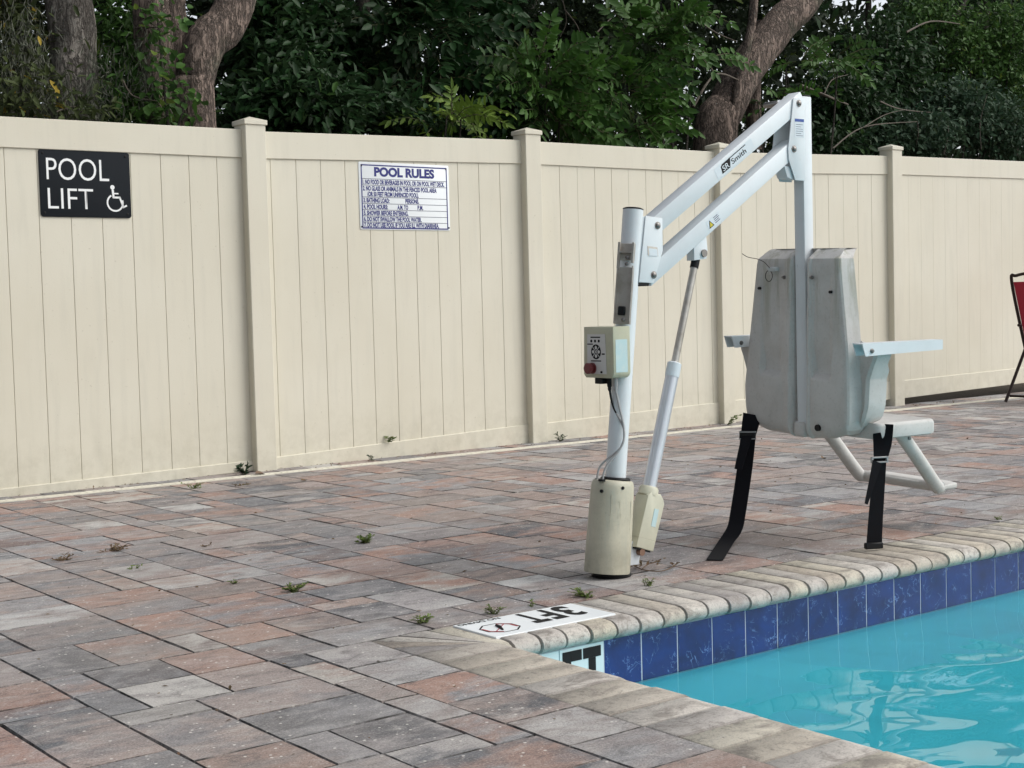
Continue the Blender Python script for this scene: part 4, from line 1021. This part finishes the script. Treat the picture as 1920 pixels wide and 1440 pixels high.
def cloud(blobs, n, sz, asp=.42, per=12, spread=.16):
    """leaf clumps inside ellipsoids: blobs = (centre, radii)"""
    wts = np.array([r[0]*r[1]*r[2] for _, r in blobs])**.8; wts /= wts.sum()
    k = max(1, n//per); idx = nr.choice(len(blobs), k, p=wts)
    c = np.array([blobs[i][0] for i in idx], float); rr = np.array([blobs[i][1] for i in idx], float)
    d = rdir(k); u = nr.random((k, 1))**.42; cc = c+d*rr*u
    P = np.repeat(cc, per, 0)+nr.normal(size=(k*per, 3))*spread*np.array([1, 1, .7]); out = np.repeat(d*np.array([1, 1, .6]), per, 0)
    D = unit(out*.8+rdir(k*per)*.8+np.array([0, 0, -.15])); N = unit(rdir(k*per)*.6+np.array([0, -.35, .9]))
    L_ = sz*(.65+.7*nr.random(k*per)); ct = np.repeat(nr.random(k), per)*.6+nr.random(k*per)*.35; ct[nr.random(k*per) < .03] = 1
    return P, D, N, L_, L_*asp, ct
def thin(d, far=False):
    k = open_sky(d[0], far); return tuple(a[k] for a in d)
def compound(blobs, n, rach, leaf, asp=.42, pairs=5, updir=.25):
    """pinnate leaves on arching stalks"""
    wts = np.array([r[0]*r[1]*r[2] for _, r in blobs])**.7; wts /= wts.sum(); idx = nr.choice(len(blobs), n, p=wts)
    c = np.array([blobs[i][0] for i in idx], float); rr = np.array([blobs[i][1] for i in idx], float); d = rdir(n); d[:, 1] -= .35; d = unit(d)
    base = c+d*rr*(nr.random((n, 1))**.4)*.85; D0 = unit(d*np.array([1, 1, .7])+rdir(n)*.35+np.array([0, -.1, updir]))
    Ps, Ds, Ns, Ls, Ts = [], [], [], [], []; tn = nr.random(n)*.75; Rl = rach*(.7+.6*nr.random(n))
    side = unit(np.cross(D0, np.array([-.35, -.75, .75])+nr.normal(size=(n, 3))*.35)); nrm = np.cross(side, D0)
    for k in range(pairs):
        t = (k+.8)/pairs; pos = base+D0*(Rl*t)[:, None]-np.array([0, 0, 1])*(Rl*t*t*.35)[:, None]; dd = unit(D0-np.array([0, 0, 1])*t*.7)
        for s_ in (1, -1):
            Ps.append(pos); Ds.append(unit(side*s_*1.0+dd*.55+nr.normal(size=(n, 3))*.10-np.array([0, 0, .12]))); Ns.append(unit(nrm+nr.normal(size=(n, 3))*.18))
            Ls.append(leaf*(.8+.3*nr.random(n))*(1-.25*abs(t-.55))); Ts.append(np.clip(tn+nr.random(n)*.2, 0, 1))
    Ps.append(base+D0*Rl[:, None]-np.array([0, 0, 1])*(Rl*.35)[:, None]); Ds.append(unit(D0-np.array([0, 0, .7]))); Ns.append(nrm); Ls.append(np.full(n, leaf)); Ts.append(tn)
    L_ = np.concatenate(Ls); return np.concatenate(Ps), np.concatenate(Ds), np.concatenate(Ns), L_, L_*asp, np.concatenate(Ts), (base, D0, Rl)
def H(px, py, Y): return tuple(hit(px, py, 1, Y))
def limb(bm, P, rad, n=14, jit=.05, sub=6, seed=1):
    r = random.Random(seed); Q = curve(P, sub); L_ = len(Q)
    rs_ = [lerp(i/(L_-1), [(k/(len(rad)-1), v) for k, v in enumerate(rad)]) for i in range(L_)]
    rings = tube(bm, Q, rs_, n)
    ph = [r.uniform(0, 6.28) for _ in range(4)]
    for i, rg in enumerate(rings):
        for k, v in enumerate(rg):
            a = 2*math.pi*k/n; f = 1+jit*(math.sin(3*a+ph[0]+i*.25)+.7*math.sin(5*a+ph[1]-i*.4)+.6*math.sin(2*a+ph[2]+i*.13))+r.uniform(-jit, jit)*.5
            v.co = Q[i]+(v.co-Q[i])*f
def plant(name, loc, label, cat, group=None): return empty(name, loc, label=label, cat=cat, group=group)
def lpart(name, data, mat, parent, fancy=True, droop=.18, kind=None):
    P, D, N, L_, W_, T = data[:6]; o = Vector(parent.location); P = P-np.array(o[:])
    return link(name, leaf_mesh(name, P, D, N, L_, W_, T, fancy, droop), M[mat], parent, kind=kind)
def wood(name, bm, mat, parent, off=True): return finish(bm, name, M[mat], parent, 60, off=Vector(parent.location))

# ---- big oaks
def oak(label, limbs, crown, leafn, bark='bark_red', leafmat='leaf_dark', lsz=.15, extra=None):
    base = Vector(limbs[0][0][0]); t = plant('oak_tree', (base.x, base.y, 0), label, 'tree', 'trees behind the fence')
    for i, (P, rad) in enumerate(limbs):
        bm = bmesh.new(); limb(bm, P, rad, 20 if rad[0] > .08 else 10, .045, 7, i+int(base.x*10)); wood('trunk' if i == 0 else 'limb', bm, bark, t)
    if leafn: lpart('crown', thin(cloud(crown, leafn, lsz, .45, 14, .22)), leafmat, t, False)
    return t
def dn(px, py, Y, z=0.):   # straight down from a pixel point to the ground
    a = hit(px, py, 1, Y); return (a.x, a.y, z)
c1 = Vector(H(140, 120, 9.7))
o1 = oak('thick straight oak trunk at far left with rough furrowed bark and moss', [([dn(136, 220, 9.7), H(138, 215, 9.7), H(136, 100, 9.7), H(128, 0, 9.7), (c1.x-.1, 9.8, 4.4), (c1.x, 10.2, 6.2)], [.21, .165, .15, .155, .15, .08]),
    ([H(128, 0, 9.7), (c1.x+.3, 9.9, 4.6), (c1.x+1.4, 10.3, 6.5)], [.08, .08, .03])],
    [((c1.x-.5, 10.6, 6.2), (2.2, 1.6, 1.6)), ((c1.x+1.2, 10.8, 5.6), (1.6, 1.5, 1.0)), ((c1.x-.6, 11.8, 4.9), (1.8, 1.0, 1.1))], 7000, 'bark_grey')
c2 = Vector(H(340, 120, 9.5))
o2 = oak('oak forking beside the first post, its right limb leaning right over the fence', [([dn(362, 220, 9.5), H(362, 225, 9.5), H(366, 150, 9.5), H(385, 80, 9.5), H(440, 5, 9.5), (c2.x+.9, 9.5, 4.6), (c2.x+1.9, 9.9, 6.3)], [.20, .155, .14, .15, .135, .12, .05]),
    ([dn(300, 220, 9.6), H(300, 230, 9.6), H(296, 140, 9.6), H(288, 60, 9.6), H(282, -20, 9.6), (c2.x-.2, 9.7, 5.6)], [.17, .13, .125, .13, .12, .07]),
    ([H(335, 240, 9.62), H(334, 150, 9.62), H(326, 60, 9.62), H(322, -30, 9.62)], [.10, .095, .09, .085])],
    [((c2.x+.3, 10.4, 6.4), (2.4, 1.6, 1.4)), ((c2.x+1.4, 10.8, 5.4), (1.4, 1.2, .8))], 7000)
c5 = Vector(H(1400, 120, 10.6))
o5 = oak('big leaning oak behind the lift arm with brown scaly bark', [([dn(1322, 280, 10.6), H(1338, 275, 10.6), H(1362, 205, 10.6), H(1405, 120, 10.6), H(1462, 45, 10.6), H(1520, -20, 10.6), (c5.x+1.6, 10.9, 5.4), (c5.x+2.7, 11.3, 6.8)], [.29, .22, .20, .20, .185, .17, .13, .05]),
    ([H(1372, 290, 10.45), H(1378, 200, 10.42), H(1400, 90, 10.42), H(1414, 0, 10.42), (c5.x+.05, 10.5, 5.4)], [.05, .05, .045, .045, .03]),
    ([H(1415, 280, 10.8), H(1412, 180, 10.75), H(1418, 90, 10.7), H(1430, 40, 10.65)], [.085, .08, .08, .06])],
    [((c5.x+.6, 11.4, 6.4), (2.8, 1.8, 1.4)), ((c5.x+2.6, 12.0, 5.8), (2.2, 1.6, 1.1)), ((c5.x-1.5, 11.6, 5.9), (1.8, 1.4, 1.1))], 10000)
def slim(name, label, P, rad, bark='bark_dark', crown=None, n=0, lm='leaf_dark'):
    base = Vector(P[0]); t = plant(name, (base.x, base.y, 0), label, 'tree', 'trees behind the fence')
    bm = bmesh.new(); limb(bm, P, rad, 10, .05, 6, int(abs(base.x)*31)); wood('trunk', bm, bark, t)
    if n: lpart('crown', thin(cloud(crown, n, .15, .45, 12, .2)), lm, t, False)
    return t
a = Vector(H(30, 120, 10.2))
slim('mossy_tree', 'thin mossy trunk at the left edge hung with spanish moss', [dn(40, 220, 10.2), H(42, 200, 10.2), H(36, 90, 10.2), H(22, -10, 10.2), (a.x-.2, 10.4, 5.6)], [.10, .085, .075, .07, .04], 'bark_grey', [((a.x-.6, 10.8, 5.6), (1.6, 1.2, 1.2))], 3000)
a = Vector(H(670, 120, 11.4))
slim('slim_tree', 'slim dark trunk between the two signs', [dn(660, 250, 11.4), H(664, 230, 11.4), H(672, 120, 11.4), H(682, 20, 11.4), (a.x+.2, 11.6, 5.5)], [.10, .075, .07, .065, .04], 'bark_dark', [((a.x, 12.0, 6.2), (2.2, 1.8, 1.6)), ((a.x+2.0, 12.4, 6.0), (1.8, 1.4, 1.4))], 7000)
a = Vector(H(995, 60, 12.2))
slim('slim_tree', 'slender bare trunk rising above the bright sapling by the second post', [dn(990, 200, 12.2), H(992, 160, 12.2), H(994, 60, 12.2), H(1000, -10, 12.2), (a.x+.1, 12.3, 5.6)], [.075, .06, .06, .055, .03], 'bark_grey', [((a.x, 12.8, 6.2), (2.0, 1.6, 1.5)), ((a.x+1.6, 12.6, 5.4), (1.4, 1.2, .9))], 7000)
a = Vector(H(1700, 60, 13.0))
slim('slim_tree', 'dark crooked tree slanting up to the right in the thicket at right', [dn(1575, 260, 12.4), H(1590, 255, 12.4), H(1650, 170, 12.4), H(1720, 95, 12.4), H(1800, 20, 12.4), (a.x+1.6, 13, 5.6)], [.07, .05, .05, .045, .04, .03], 'bark_dark', [((a.x+.5, 13.4, 6.4), (2.6, 1.6, 1.4)), ((a.x+3.4, 13.4, 6.0), (2.2, 1.6, 1.6))], 8000)
a = Vector(H(1850, 60, 12.6))
slim('slim_tree', 'thin trunk near the right edge half hidden by leaves', [dn(1845, 260, 12.8), H(1848, 240, 12.8), H(1838, 120, 12.8), H(1850, 10, 12.8), (a.x, 13, 5.4)], [.07, .05, .045, .045, .03], 'bark_dark')

# ---- bushes (label, group of blobs by pixel, generator)
def bush(name, label, blobs, kind, n, mat, sz, Y, stems=6, per=12, rach=.34, cat='bush', asp=None, spread=.12):
    bl = []
    for px, py, rx, ry, dy in blobs:
        a = Vector(H(px, py, Y+dy)); s_ = (a.y/math.cos(0))  # metres per pixel from depth
        dep = (a-Vector((0, 0, CAM_H))).dot(fwd); m = dep/FPX; bl.append(((a.x, a.y, a.z), (rx*m*1.12, .28+rx*m*.35, ry*m)))
    cx_ = float(np.mean([b[0][0] for b in bl])); cy_ = float(np.mean([b[0][1] for b in bl]))
    t = plant(name, (cx_, cy_, 0), label, cat, 'bushes behind the fence')
    if kind == 'compound':
        d = compound(bl, n, rach*1.1, sz*1.08, asp or .43); lpart('foliage', d, mat, t, True, .12)
        base, D0, Rl = d[6]; bm = bmesh.new()
        for k in range(0, len(base)):
            P0 = Vector(base[k]); dd = Vector(D0[k]); r_ = Rl[k]; tube(bm, [P0, P0+dd*r_*.5-Vector((0, 0, r_*.09)), P0+dd*r_-Vector((0, 0, r_*.35))], [.005, .004, .002], 4, False)
        wood('leaf_stalks', bm, 'stem', t).__setitem__('kind', 'stuff')
    else: lpart('foliage', cloud(bl, n, sz, asp or .45, per, spread), mat, t, True)
    bm = bmesh.new(); rr = random.Random(int(cx_*77))
    for k in range(stems):
        b = bl[k % len(bl)]; e = Vector(b[0])+Vector((rr.uniform(-.6, .6)*b[1][0], rr.uniform(-.2, .3), rr.uniform(.1, .7)*b[1][2]))
        s0_ = Vector((cx_+rr.uniform(-.25, .25), cy_+rr.uniform(-.1, .25), 0)); mid = s0_.lerp(e, .55)+Vector((rr.uniform(-.15, .15), 0, .1)); limb(bm, [s0_, mid, e], [.022, .015, .006], 6, .04, 5, k)
    wood('stem', bm, 'bark_dark', t)
    return t
bush('understory_shrub', 'olive and yellowish shrub in front of the leftmost trunks', [(25, 170, 50, 60, 0), (40, 60, 45, 90, .4), (120, 212, 60, 18, -.2), (10, 20, 40, 60, .6)], 'cloud', 2000, 'leaf_olive', .075, 9.5, 6, 8, asp=.35)
bush('climbing_vine', 'pale green heart leaved vine climbing the forked oak', [(300, 60, 16, 60, -.22), (318, 150, 16, 50, -.22), (330, 205, 26, 25, -.2), (290, 215, 30, 22, -.1), (360, 225, 14, 14, -.2)], 'cloud', 300, 'leaf_mid', .062, 9.45, 3, 5, asp=.8, spread=.07, cat='vine')
bush('narrow_leaf_shrub', 'feathery green shrub between the two big left trunks', [(225, 195, 50, 40, 0), (240, 60, 40, 60, .5), (205, 140, 26, 50, .2), (265, 150, 22, 60, .3)], 'cloud', 2200, 'leaf_mid', .085, 9.7, 5, 8, asp=.3)
bush('glossy_shrub', 'dark glossy shrub right of the forked oak above the first post', [(560, 190, 90, 55, 0), (470, 215, 50, 35, 0), (600, 215, 60, 30, -.1), (520, 130, 60, 60, .4)], 'cloud', 4600, 'leaf_dark', .095, 10.4, 7, 9, asp=.42)
bush('broadleaf_shrub', 'dark hanging broad leaves left of the slim trunk at the top', [(500, 40, 70, 60, .3), (590, 50, 60, 70, .5), (630, 120, 30, 60, .4)], 'cloud', 3400, 'leaf_dark', .11, 10.8, 5, 9, asp=.45)
bush('leafy_tree_sapling', 'tall sapling with drooping paired leaves above the rules sign', [(800, 60, 75, 80, 0), (790, 160, 60, 55, .1), (870, 20, 60, 40, .2), (740, 20, 40, 50, .2)], 'compound', 170, 'leaf_dark', .13, 10.8, 6, rach=.36, asp=.42)
bush('lime_sapling', 'small lime green sapling peeping over the fence right of the rules sign', [(835, 228, 34, 18, -.1), (870, 215, 26, 16, 0)], 'compound', 26, 'leaf_lime', .10, 10.0, 3, rach=.26, asp=.34)
bush('low_shrub', 'low dark shrub along the fence top between lime and bright saplings', [(720, 220, 60, 34, .2), (920, 225, 55, 30, .1), (780, 245, 60, 14, .1)], 'cloud', 1700, 'leaf_dark', .11, 10.3, 5, 8, asp=.42)
bush('pinnate_sapling', 'bright fresh green sapling with paired leaves beside the second post', [(1010, 130, 55, 34, 0), (1000, 185, 60, 42, .1), (1060, 160, 30, 40, .1), (1030, 225, 60, 26, -.1)], 'compound', 135, 'leaf_mid', .115, 10.2, 5, rach=.34)
bush('pinnate_sapling', 'tall yellow green sapling with paired leaves left of the big leaning oak', [(1160, 165, 42, 50, 0), (1200, 85, 36, 55, .2), (1185, 235, 40, 25, -.1)], 'compound', 130, 'leaf_mid', .12, 10.3, 6, rach=.36)
bush('pinnate_sapling', 'sapling with paired leaves against the trunk of the big leaning oak', [(1262, 60, 14, 45, -.2), (1335, 110, 8, 24, -.2), (1262, 20, 20, 20, 0)], 'compound', 30, 'leaf_mid', .11, 10.3, 4, rach=.3)
bush('pinnate_sapling', 'leafy sprays right of the big leaning oak above the lift arm', [(1500, 115, 26, 20, 0), (1458, 190, 10, 12, -.1), (1560, 110, 26, 22, .2)], 'compound', 30, 'leaf_mid', .105, 10.4, 4, rach=.3)
bush('thicket', 'dark thicket of small leaves right of the lift hanger', [(1590, 200, 80, 80, .5), (1660, 120, 90, 90, .9), (1560, 260, 60, 30, .2)], 'cloud', 6000, 'leaf_dark', .09, 11.2, 7, 10, asp=.5)
bush('thicket', 'grey green small leaved thicket low at the right above the fence', [(1720, 250, 80, 44, 0), (1800, 210, 80, 60, .2), (1880, 240, 60, 60, .1), (1650, 270, 50, 24, 0)], 'cloud', 7000, 'leaf_grey', .076, 11.2, 8, 10, asp=.5)
bush('thicket', 'green small leaved thicket in the upper right corner', [(1880, 90, 70, 100, .4), (1790, 110, 60, 70, .6), (1920, 180, 50, 60, .2), (1740, 30, 70, 50, .8)], 'cloud', 6500, 'leaf_mid', .08, 11.6, 7, 10, asp=.45)
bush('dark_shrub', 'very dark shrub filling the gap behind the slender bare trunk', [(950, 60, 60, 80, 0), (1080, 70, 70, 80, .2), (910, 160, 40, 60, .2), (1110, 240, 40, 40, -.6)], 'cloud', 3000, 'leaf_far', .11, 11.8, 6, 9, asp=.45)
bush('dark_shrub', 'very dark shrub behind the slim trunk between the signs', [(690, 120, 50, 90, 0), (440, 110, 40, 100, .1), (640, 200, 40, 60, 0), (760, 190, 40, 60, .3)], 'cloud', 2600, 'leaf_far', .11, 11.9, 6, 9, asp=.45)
# spanish moss strands on the left trunks
ms_o = plant('spanish_moss', H(60, 150, 9.6), 'grey spanish moss hanging beside the leftmost oak trunk', 'moss')
P_, D_ = [], []
for (px, py, n_m, hh) in ((60, 60, 60, .5), (28, 40, 50, .6), (175, 120, 50, .35), (265, 90, 50, .4), (150, 190, 40, .2), (90, 170, 50, .25)):
    a = np.array(H(px, py, 9.42)); base = a+nr.normal(size=(n_m, 3))*np.array([.09, .06, .12])
    for k in range(9): P_.append(base-np.array([0, 0, 1])*hh*k/9+nr.normal(size=(n_m, 3))*.012); D_.append(np.array([0, 0, -1.])+nr.normal(size=(n_m, 3))*.45)
P_ = np.concatenate(P_); D_ = np.concatenate(D_)
lpart('moss_strands', (P_, D_, rdir(len(P_)), .075*(.6+.8*nr.random(len(P_))), .006, nr.random(len(P_))), 'moss', ms_o, False, kind='stuff')
# bare twigs and dead branches
def twigs(label, lst, Y, mat='twig'):
    a = Vector(H(*lst[0][0][0], Y)); t = plant('dead_branch', a, label, 'branch'); bm = bmesh.new()
    for P, r_ in lst: limb(bm, [H(x_, y_, Y+.05*i) for i, (x_, y_) in enumerate(P)], [r_, r_*.75, r_*.35], 6, .05, 5, int(P[0][0]))
    wood('branch', bm, mat, t)
twigs('pale broken branch poking up right of the lift hanger', [([(1500, 160), (1545, 178), (1590, 196)], .022), ([(1545, 178), (1560, 150), (1590, 140)], .008)], 10.9)
twigs('long pale twig arching over the fence at right', [([(1562, 278), (1620, 238), (1720, 228)], .010), ([(1620, 238), (1660, 215), (1700, 205)], .006), ([(1720, 228), (1722, 250), (1718, 270)], .005)], 10.7)
twigs('tangle of thin bare twigs left of the leaning oak', [([(1290, 25), (1340, 60), (1382, 78)], .010), ([(1300, 200), (1340, 140), (1385, 150)], .014), ([(1340, 140), (1320, 100), (1290, 70)], .006)], 10.3)
twigs('thin bare twigs above the bright sapling', [([(1060, 20), (1085, 55), (1080, 90)], .008), ([(1120, 60), (1150, 30), (1180, 5)], .007), ([(900, 60), (935, 62), (960, 75)], .006), ([(1055, 0), (1062, 40), (1050, 70)], .006)], 11.2)
twigs('dark crooked twigs in front of the right thicket', [([(1700, 60), (1745, 40), (1800, 45)], .012), ([(1650, 190), (1690, 205), (1760, 212)], .009), ([(1770, 290), (1778, 240), (1760, 200)], .007), ([(1840, 280), (1838, 230), (1850, 180)], .006)], 10.9)
twigs('thin twigs over the fence top at far left', [([(100, 212), (140, 200), (165, 222)], .006), ([(130, 215), (122, 190), (140, 170)], .005), ([(230, 150), (250, 180), (300, 190)], .008)], 9.3)

# ---- the wood behind: far foliage mass, and far trunks
fw = []
nfar = 90000
X_ = nr.uniform(1, 46, nfar); Yy = nr.uniform(15, 27, nfar); Zz = nr.random(nfar)**.9*8.5
P_ = np.stack([X_, Yy, Zz], 1)
hole = (np.sin(X_*1.3+1)*np.sin(Zz*1.9+X_*.6)+.5*np.sin(X_*3.1+Zz*2.3)) > .95
keep = ~(hole & (nr.random(nfar) < .9)) & open_sky(P_); P_ = P_[keep]; n_ = len(P_); Lf = .17+.16*nr.random(n_); tn = nr.random(n_)*.8; tn[nr.random(n_) < .05] = 1
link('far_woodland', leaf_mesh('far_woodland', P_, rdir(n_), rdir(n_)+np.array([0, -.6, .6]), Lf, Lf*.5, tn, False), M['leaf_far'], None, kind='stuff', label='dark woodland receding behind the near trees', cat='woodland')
n_ = 42000; P_ = np.stack([nr.uniform(-16, -7, n_), nr.uniform(-14, 16, n_), nr.random(n_)*9], 1); Lf = .2+.16*nr.random(n_)  # added out of view: leaves that block sky light from left-facing surfaces
link('added_side_foliage', leaf_mesh('added_side_foliage', P_, rdir(n_), rdir(n_)+np.array([.6, 0, .6]), Lf, Lf*.5, nr.random(n_)*.8, False), M['leaf_far'], None, kind='stuff', label='unseen leaf mass added left of the pool deck to hold back sky light', cat='woodland')
n_ = 26000; X_ = nr.uniform(0, 28, n_); Yy = nr.uniform(12.2, 15, n_); Zz = nr.random(n_)*5.5; P_ = np.stack([X_, Yy, Zz], 1)
m_ = (np.sin(X_*2.1)*np.sin(Zz*2.6+X_)+.4*np.sin(X_*5.3+Zz*4)) < .35; P_ = P_[m_]; P_ = P_[open_sky(P_)]; n_ = len(P_); Lf = .09+.09*nr.random(n_)
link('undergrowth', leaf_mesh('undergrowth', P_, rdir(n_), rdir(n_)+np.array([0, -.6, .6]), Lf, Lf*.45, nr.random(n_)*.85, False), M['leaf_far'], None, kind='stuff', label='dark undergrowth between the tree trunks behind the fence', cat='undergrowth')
rt = random.Random(21)
far_px = [(205, 16, .10), (430, 15, .07), (735, 17, .09), (845, 16, .06), (1110, 15, .07), (1245, 17, .09), (1610, 16, .07), (1760, 18, .10), (1885, 17, .06)]
words = ['between the two left oaks', 'just right of the forked oak', 'right of the slim trunk between the signs', 'above the lime sapling', 'right of the slender bare trunk', 'behind the tall yellow green sapling', 'right of the lift hanger', 'in the right thicket', 'at the right edge']
for (px, Y, r_), wd_ in zip(far_px, words):
    a = Vector(H(px, 150, Y)); lean = rt.uniform(-.4, .4)
    t = plant('distant_tree', (a.x, a.y, 0), 'dim distant tree trunk '+wd_, 'tree', 'dim trunks deep in the wood'); bm = bmesh.new()
    limb(bm, [(a.x, a.y, 0), (a.x+lean*.3, a.y, 2.5), (a.x+lean, a.y, 5), (a.x+lean*1.4, a.y, 8)], [r_*1.2, r_, r_*.85, r_*.5], 9, .05, 4, px); wood('trunk', bm, 'bark_dark', t)
    lpart('crown', thin(cloud([((a.x+lean, a.y, 7.5), (2.6, 1.8, 1.7))], 3500, .24, .5, 12, .3)), 'leaf_far', t, False)

# ---- weeds in the paving joints and litter
def weed(label, loc, n=26, r_=.05, h_=.03, mat='weed', leaf=.016, name='weed', stemm='stem'):
    r_ *= .72; leaf *= .78; h_ *= .7
    loc = Vector(loc); t = empty(name, loc, label=label, cat='weed', group='weeds in the paving')
    bm = bmesh.new(); Ps, Ds = [], []; rr = random.Random(int(loc.x*1000+loc.y*77))
    for k in range(max(4, n//5)):
        a = rr.uniform(0, 6.283); l_ = r_*rr.uniform(.5, 1.15); hz = h_*rr.uniform(.3, 1.2); b = Vector((rr.uniform(-.01, .01), rr.uniform(-.01, .01), -.004)); e = b+Vector((math.cos(a)*l_, math.sin(a)*l_, hz)); m_ = b.lerp(e, .5)+Vector((0, 0, hz*.35))
        tube(bm, [b, m_, e], [.0014, .0012, .0007], 4, False)
        for j in range(11): q = b.lerp(m_, j/5) if j < 5 else m_.lerp(e, (j-4)/6); Ps.append(q+Vector((rr.uniform(-.004, .004), rr.uniform(-.004, .004), .001))); Ds.append(Vector((math.cos(a+rr.uniform(-1.6, 1.6)), math.sin(a+rr.uniform(-1.6, 1.6)), rr.uniform(.0, .8))))
    finish(bm, 'stem', M[stemm], t, 60); n2 = len(Ps)
    P2, D2 = np.array(Ps), np.array(Ds)
    link('leaves', leaf_mesh('leaves', P2, D2, np.tile([[.05, 0, 1.]], (n2, 1))+nr.normal(size=(n2, 3))*.3, leaf*(.7+.6*nr.random(n2)), leaf*.5, nr.random(n2)), M[mat], t)
    return t
weed('dark broad-leaved weed at the foot of the first fence post', (4.02, 7.86, 0), 40, .06, .07, 'leaf_grey', .035)
weed('low green weed with trailing stems beside the drain at left', (3.48, 7.45, 0), 40, .10, .035)
weed('thin trailing weed right of the green drain-side weed', (3.72, 7.36, 0), 24, .10, .02, 'weed_dry')
weed('larger reddish dried weed lying on the paving at left', (2.324, 5.73, 0), 50, .09, .030, 'weed_dry', .018, 'weed', 'drystem')
weed('yellowish dried weed nearest the left edge', (2.084, 5.66, 0), 40, .085, .026, 'weed_dry', .016, 'weed', 'drystem')
weed('tiny brown weed tuft below the post weed', (2.65, 5.55, 0), 12, .03, .018, 'weed_dry', .012, 'weed', 'drystem')
weed('tiny tuft among pavers left of centre', (2.214, 5.27, 0), 10, .028, .02, 'weed', .012)
weed('dense dark green weed cushion in mid paving', (3.17, 5.14, 0), 120, .050, .040, 'weed', .017)
weed('green weed with reddish trailing tip left of the pool corner', (2.435, 4.43, 0), 80, .052, .032, 'weed', .015)
weed('small sprig between pavers right of the trailing weed', (2.363, 4.71, 0), 12, .03, .022, 'weed', .012)
weed('leggy weed beside the pool corner coping', (2.47, 3.69, 0), 60, .055, .040, 'weed', .014)
weed('upright small weed just behind the NO DIVING print', (2.713, 3.645, 0), 50, .038, .038, 'weed', .012)
weed('tiny sprout behind the FT lettering', (2.867, 3.652, 0), 12, .02, .025, 'weed', .010)
weed('wide low weed behind the figure 3 of the depth marker', (3.09, 3.645, 0), 90, .065, .030, 'weed', .014)
weed('soft bright green tuft right of the lift base', (3.36, 3.632, 0), 60, .026, .032, 'weed', .009)
weed('weed with curling stems against the fence left of the seat', (8.20, 7.92, 0), 30, .11, .09, 'weed', .03)
weed('small dark sprig at the foot of the second post', (6.52, 7.93, 0), 10, .04, .08, 'leaf_dark', .03)
weed('small sprig at the fence foot below the rules sign', (4.95, 7.90, 0), 10, .035, .05, 'leaf_grey', .022)
weed('tiny weed by the coping near the right edge', (5.40, 3.63, 0), 16, .03, .02, 'weed', .010)
weed('sprig poking out above the bottom rail under the rules sign', (5.13, 7.985, .10), 14, .035, .05, 'weed', .03)
# dried vine beside the lift base
dv = empty('dried_vine', (3.62, 3.86, 0), label='dried reddish vine stem curling on the paving right of the lift base', cat='weed'); bm = bmesh.new()
g = lambda a, b, z=.006: hit(a, b, 2, z)
tube(bm, curve([g(1185, 1058), g(1205, 1068), g(1235, 1071), g(1255, 1066), g(1270, 1056)], 5), .0022, 5); tube(bm, curve([g(1205, 1066), g(1215, 1058, .015), g(1228, 1054, .02), g(1240, 1048, .03)], 5), .0022, 5)
finish(bm, 'stem', M['drystem'], dv, 60, off=dv.location)
Ps = [hit(a, b, 2, .012) for a, b in ((1190, 1060), (1196, 1056), (1202, 1052), (1206, 1058), (1228, 1054), (1236, 1052), (1241, 1048), (1232, 1057), (1262, 1058), (1268, 1054), (1198, 1061))]*3
P2 = np.array([q-dv.location for q in Ps])+nr.normal(size=(len(Ps), 3))*np.array([.008, .008, .004])
link('leaves', leaf_mesh('leaves', P2, rdir(len(P2))*np.array([1, 1, .4]), np.tile([[0, 0, 1.]], (len(P2), 1))+nr.normal(size=(len(P2), 3))*.4, .018, .009, nr.random(len(P2))), M['weed_dry'], dv)
def litter(label, loc, sz, mat='weed_dry'):
    t = empty('fallen_leaf', loc, label=label, cat='leaf')
    n2 = 1; link('leaf_blade', leaf_mesh('leaf_blade', np.array([[-sz/2, 0, .006]]), np.array([[1, .3, .12]]), np.array([[.1, -.4, 1.]]), sz, sz*.45, np.array([.3]), True, .3), M[mat], t)
litter('curled brown leaf on the paving beyond the footrest', (6.76, 5.74, .004), .07)
litter('small curled brown leaf on the paving near the coping right of the strap', (5.07, 3.71, .006), .03)
litter('dark leaf lying on the drain just right of the first post', (4.06, 7.72, .008), .09, 'drystem')
litter('small tan leaf on the paving below the first bay post', (4.07, 7.23, .004), .05)
litter('tiny leaf floating against the blue tiles', tuple(hit(1463, 1211, 2, -.203)), .035, 'weed_dry')

# dry leaf bits, grit and blossom specks gathered at the fence foot and in the joints
n_ = 900; X_ = nr.uniform(1.8, 14, n_); Yl = 7.99-np.abs(nr.normal(size=n_))*.10; m_ = Yl > 7.76
P_ = np.stack([X_, Yl, np.full(n_, .001)], 1)[m_]
n2 = 420; gx = CO_X+np.round(nr.uniform(-14, 70, n2))*CX+nr.normal(size=n2)*.006; gy = nr.uniform(2.2, 7.5, n2); ok = (gy > 3.62) | (gx < 2.2)
gy2 = CO_Y+np.round(nr.uniform(-8, 33, n2))*CY+nr.normal(size=n2)*.006; gx2 = nr.uniform(1, 10, n2); ok2 = (gy2 > 3.66) | (gx2 < 2.2)
P_ = np.concatenate([P_, np.stack([gx, gy, np.full(n2, .0015)], 1)[ok], np.stack([gx2, gy2, np.full(n2, .0015)], 1)[ok2]]); n_ = len(P_); Lf = .006+.016*nr.random(n_)**2
link('leaf_litter', leaf_mesh('leaf_litter', P_, rdir(n_)*np.array([1, 1, .25]), np.tile([[0, 0, 1.]], (n_, 1))+nr.normal(size=(n_, 3))*.4, Lf, Lf*.5, nr.random(n_), False), M['weed_dry'], None, kind='stuff', label='tiny dry leaf bits gathered at the fence foot and in paving joints', cat='litter')
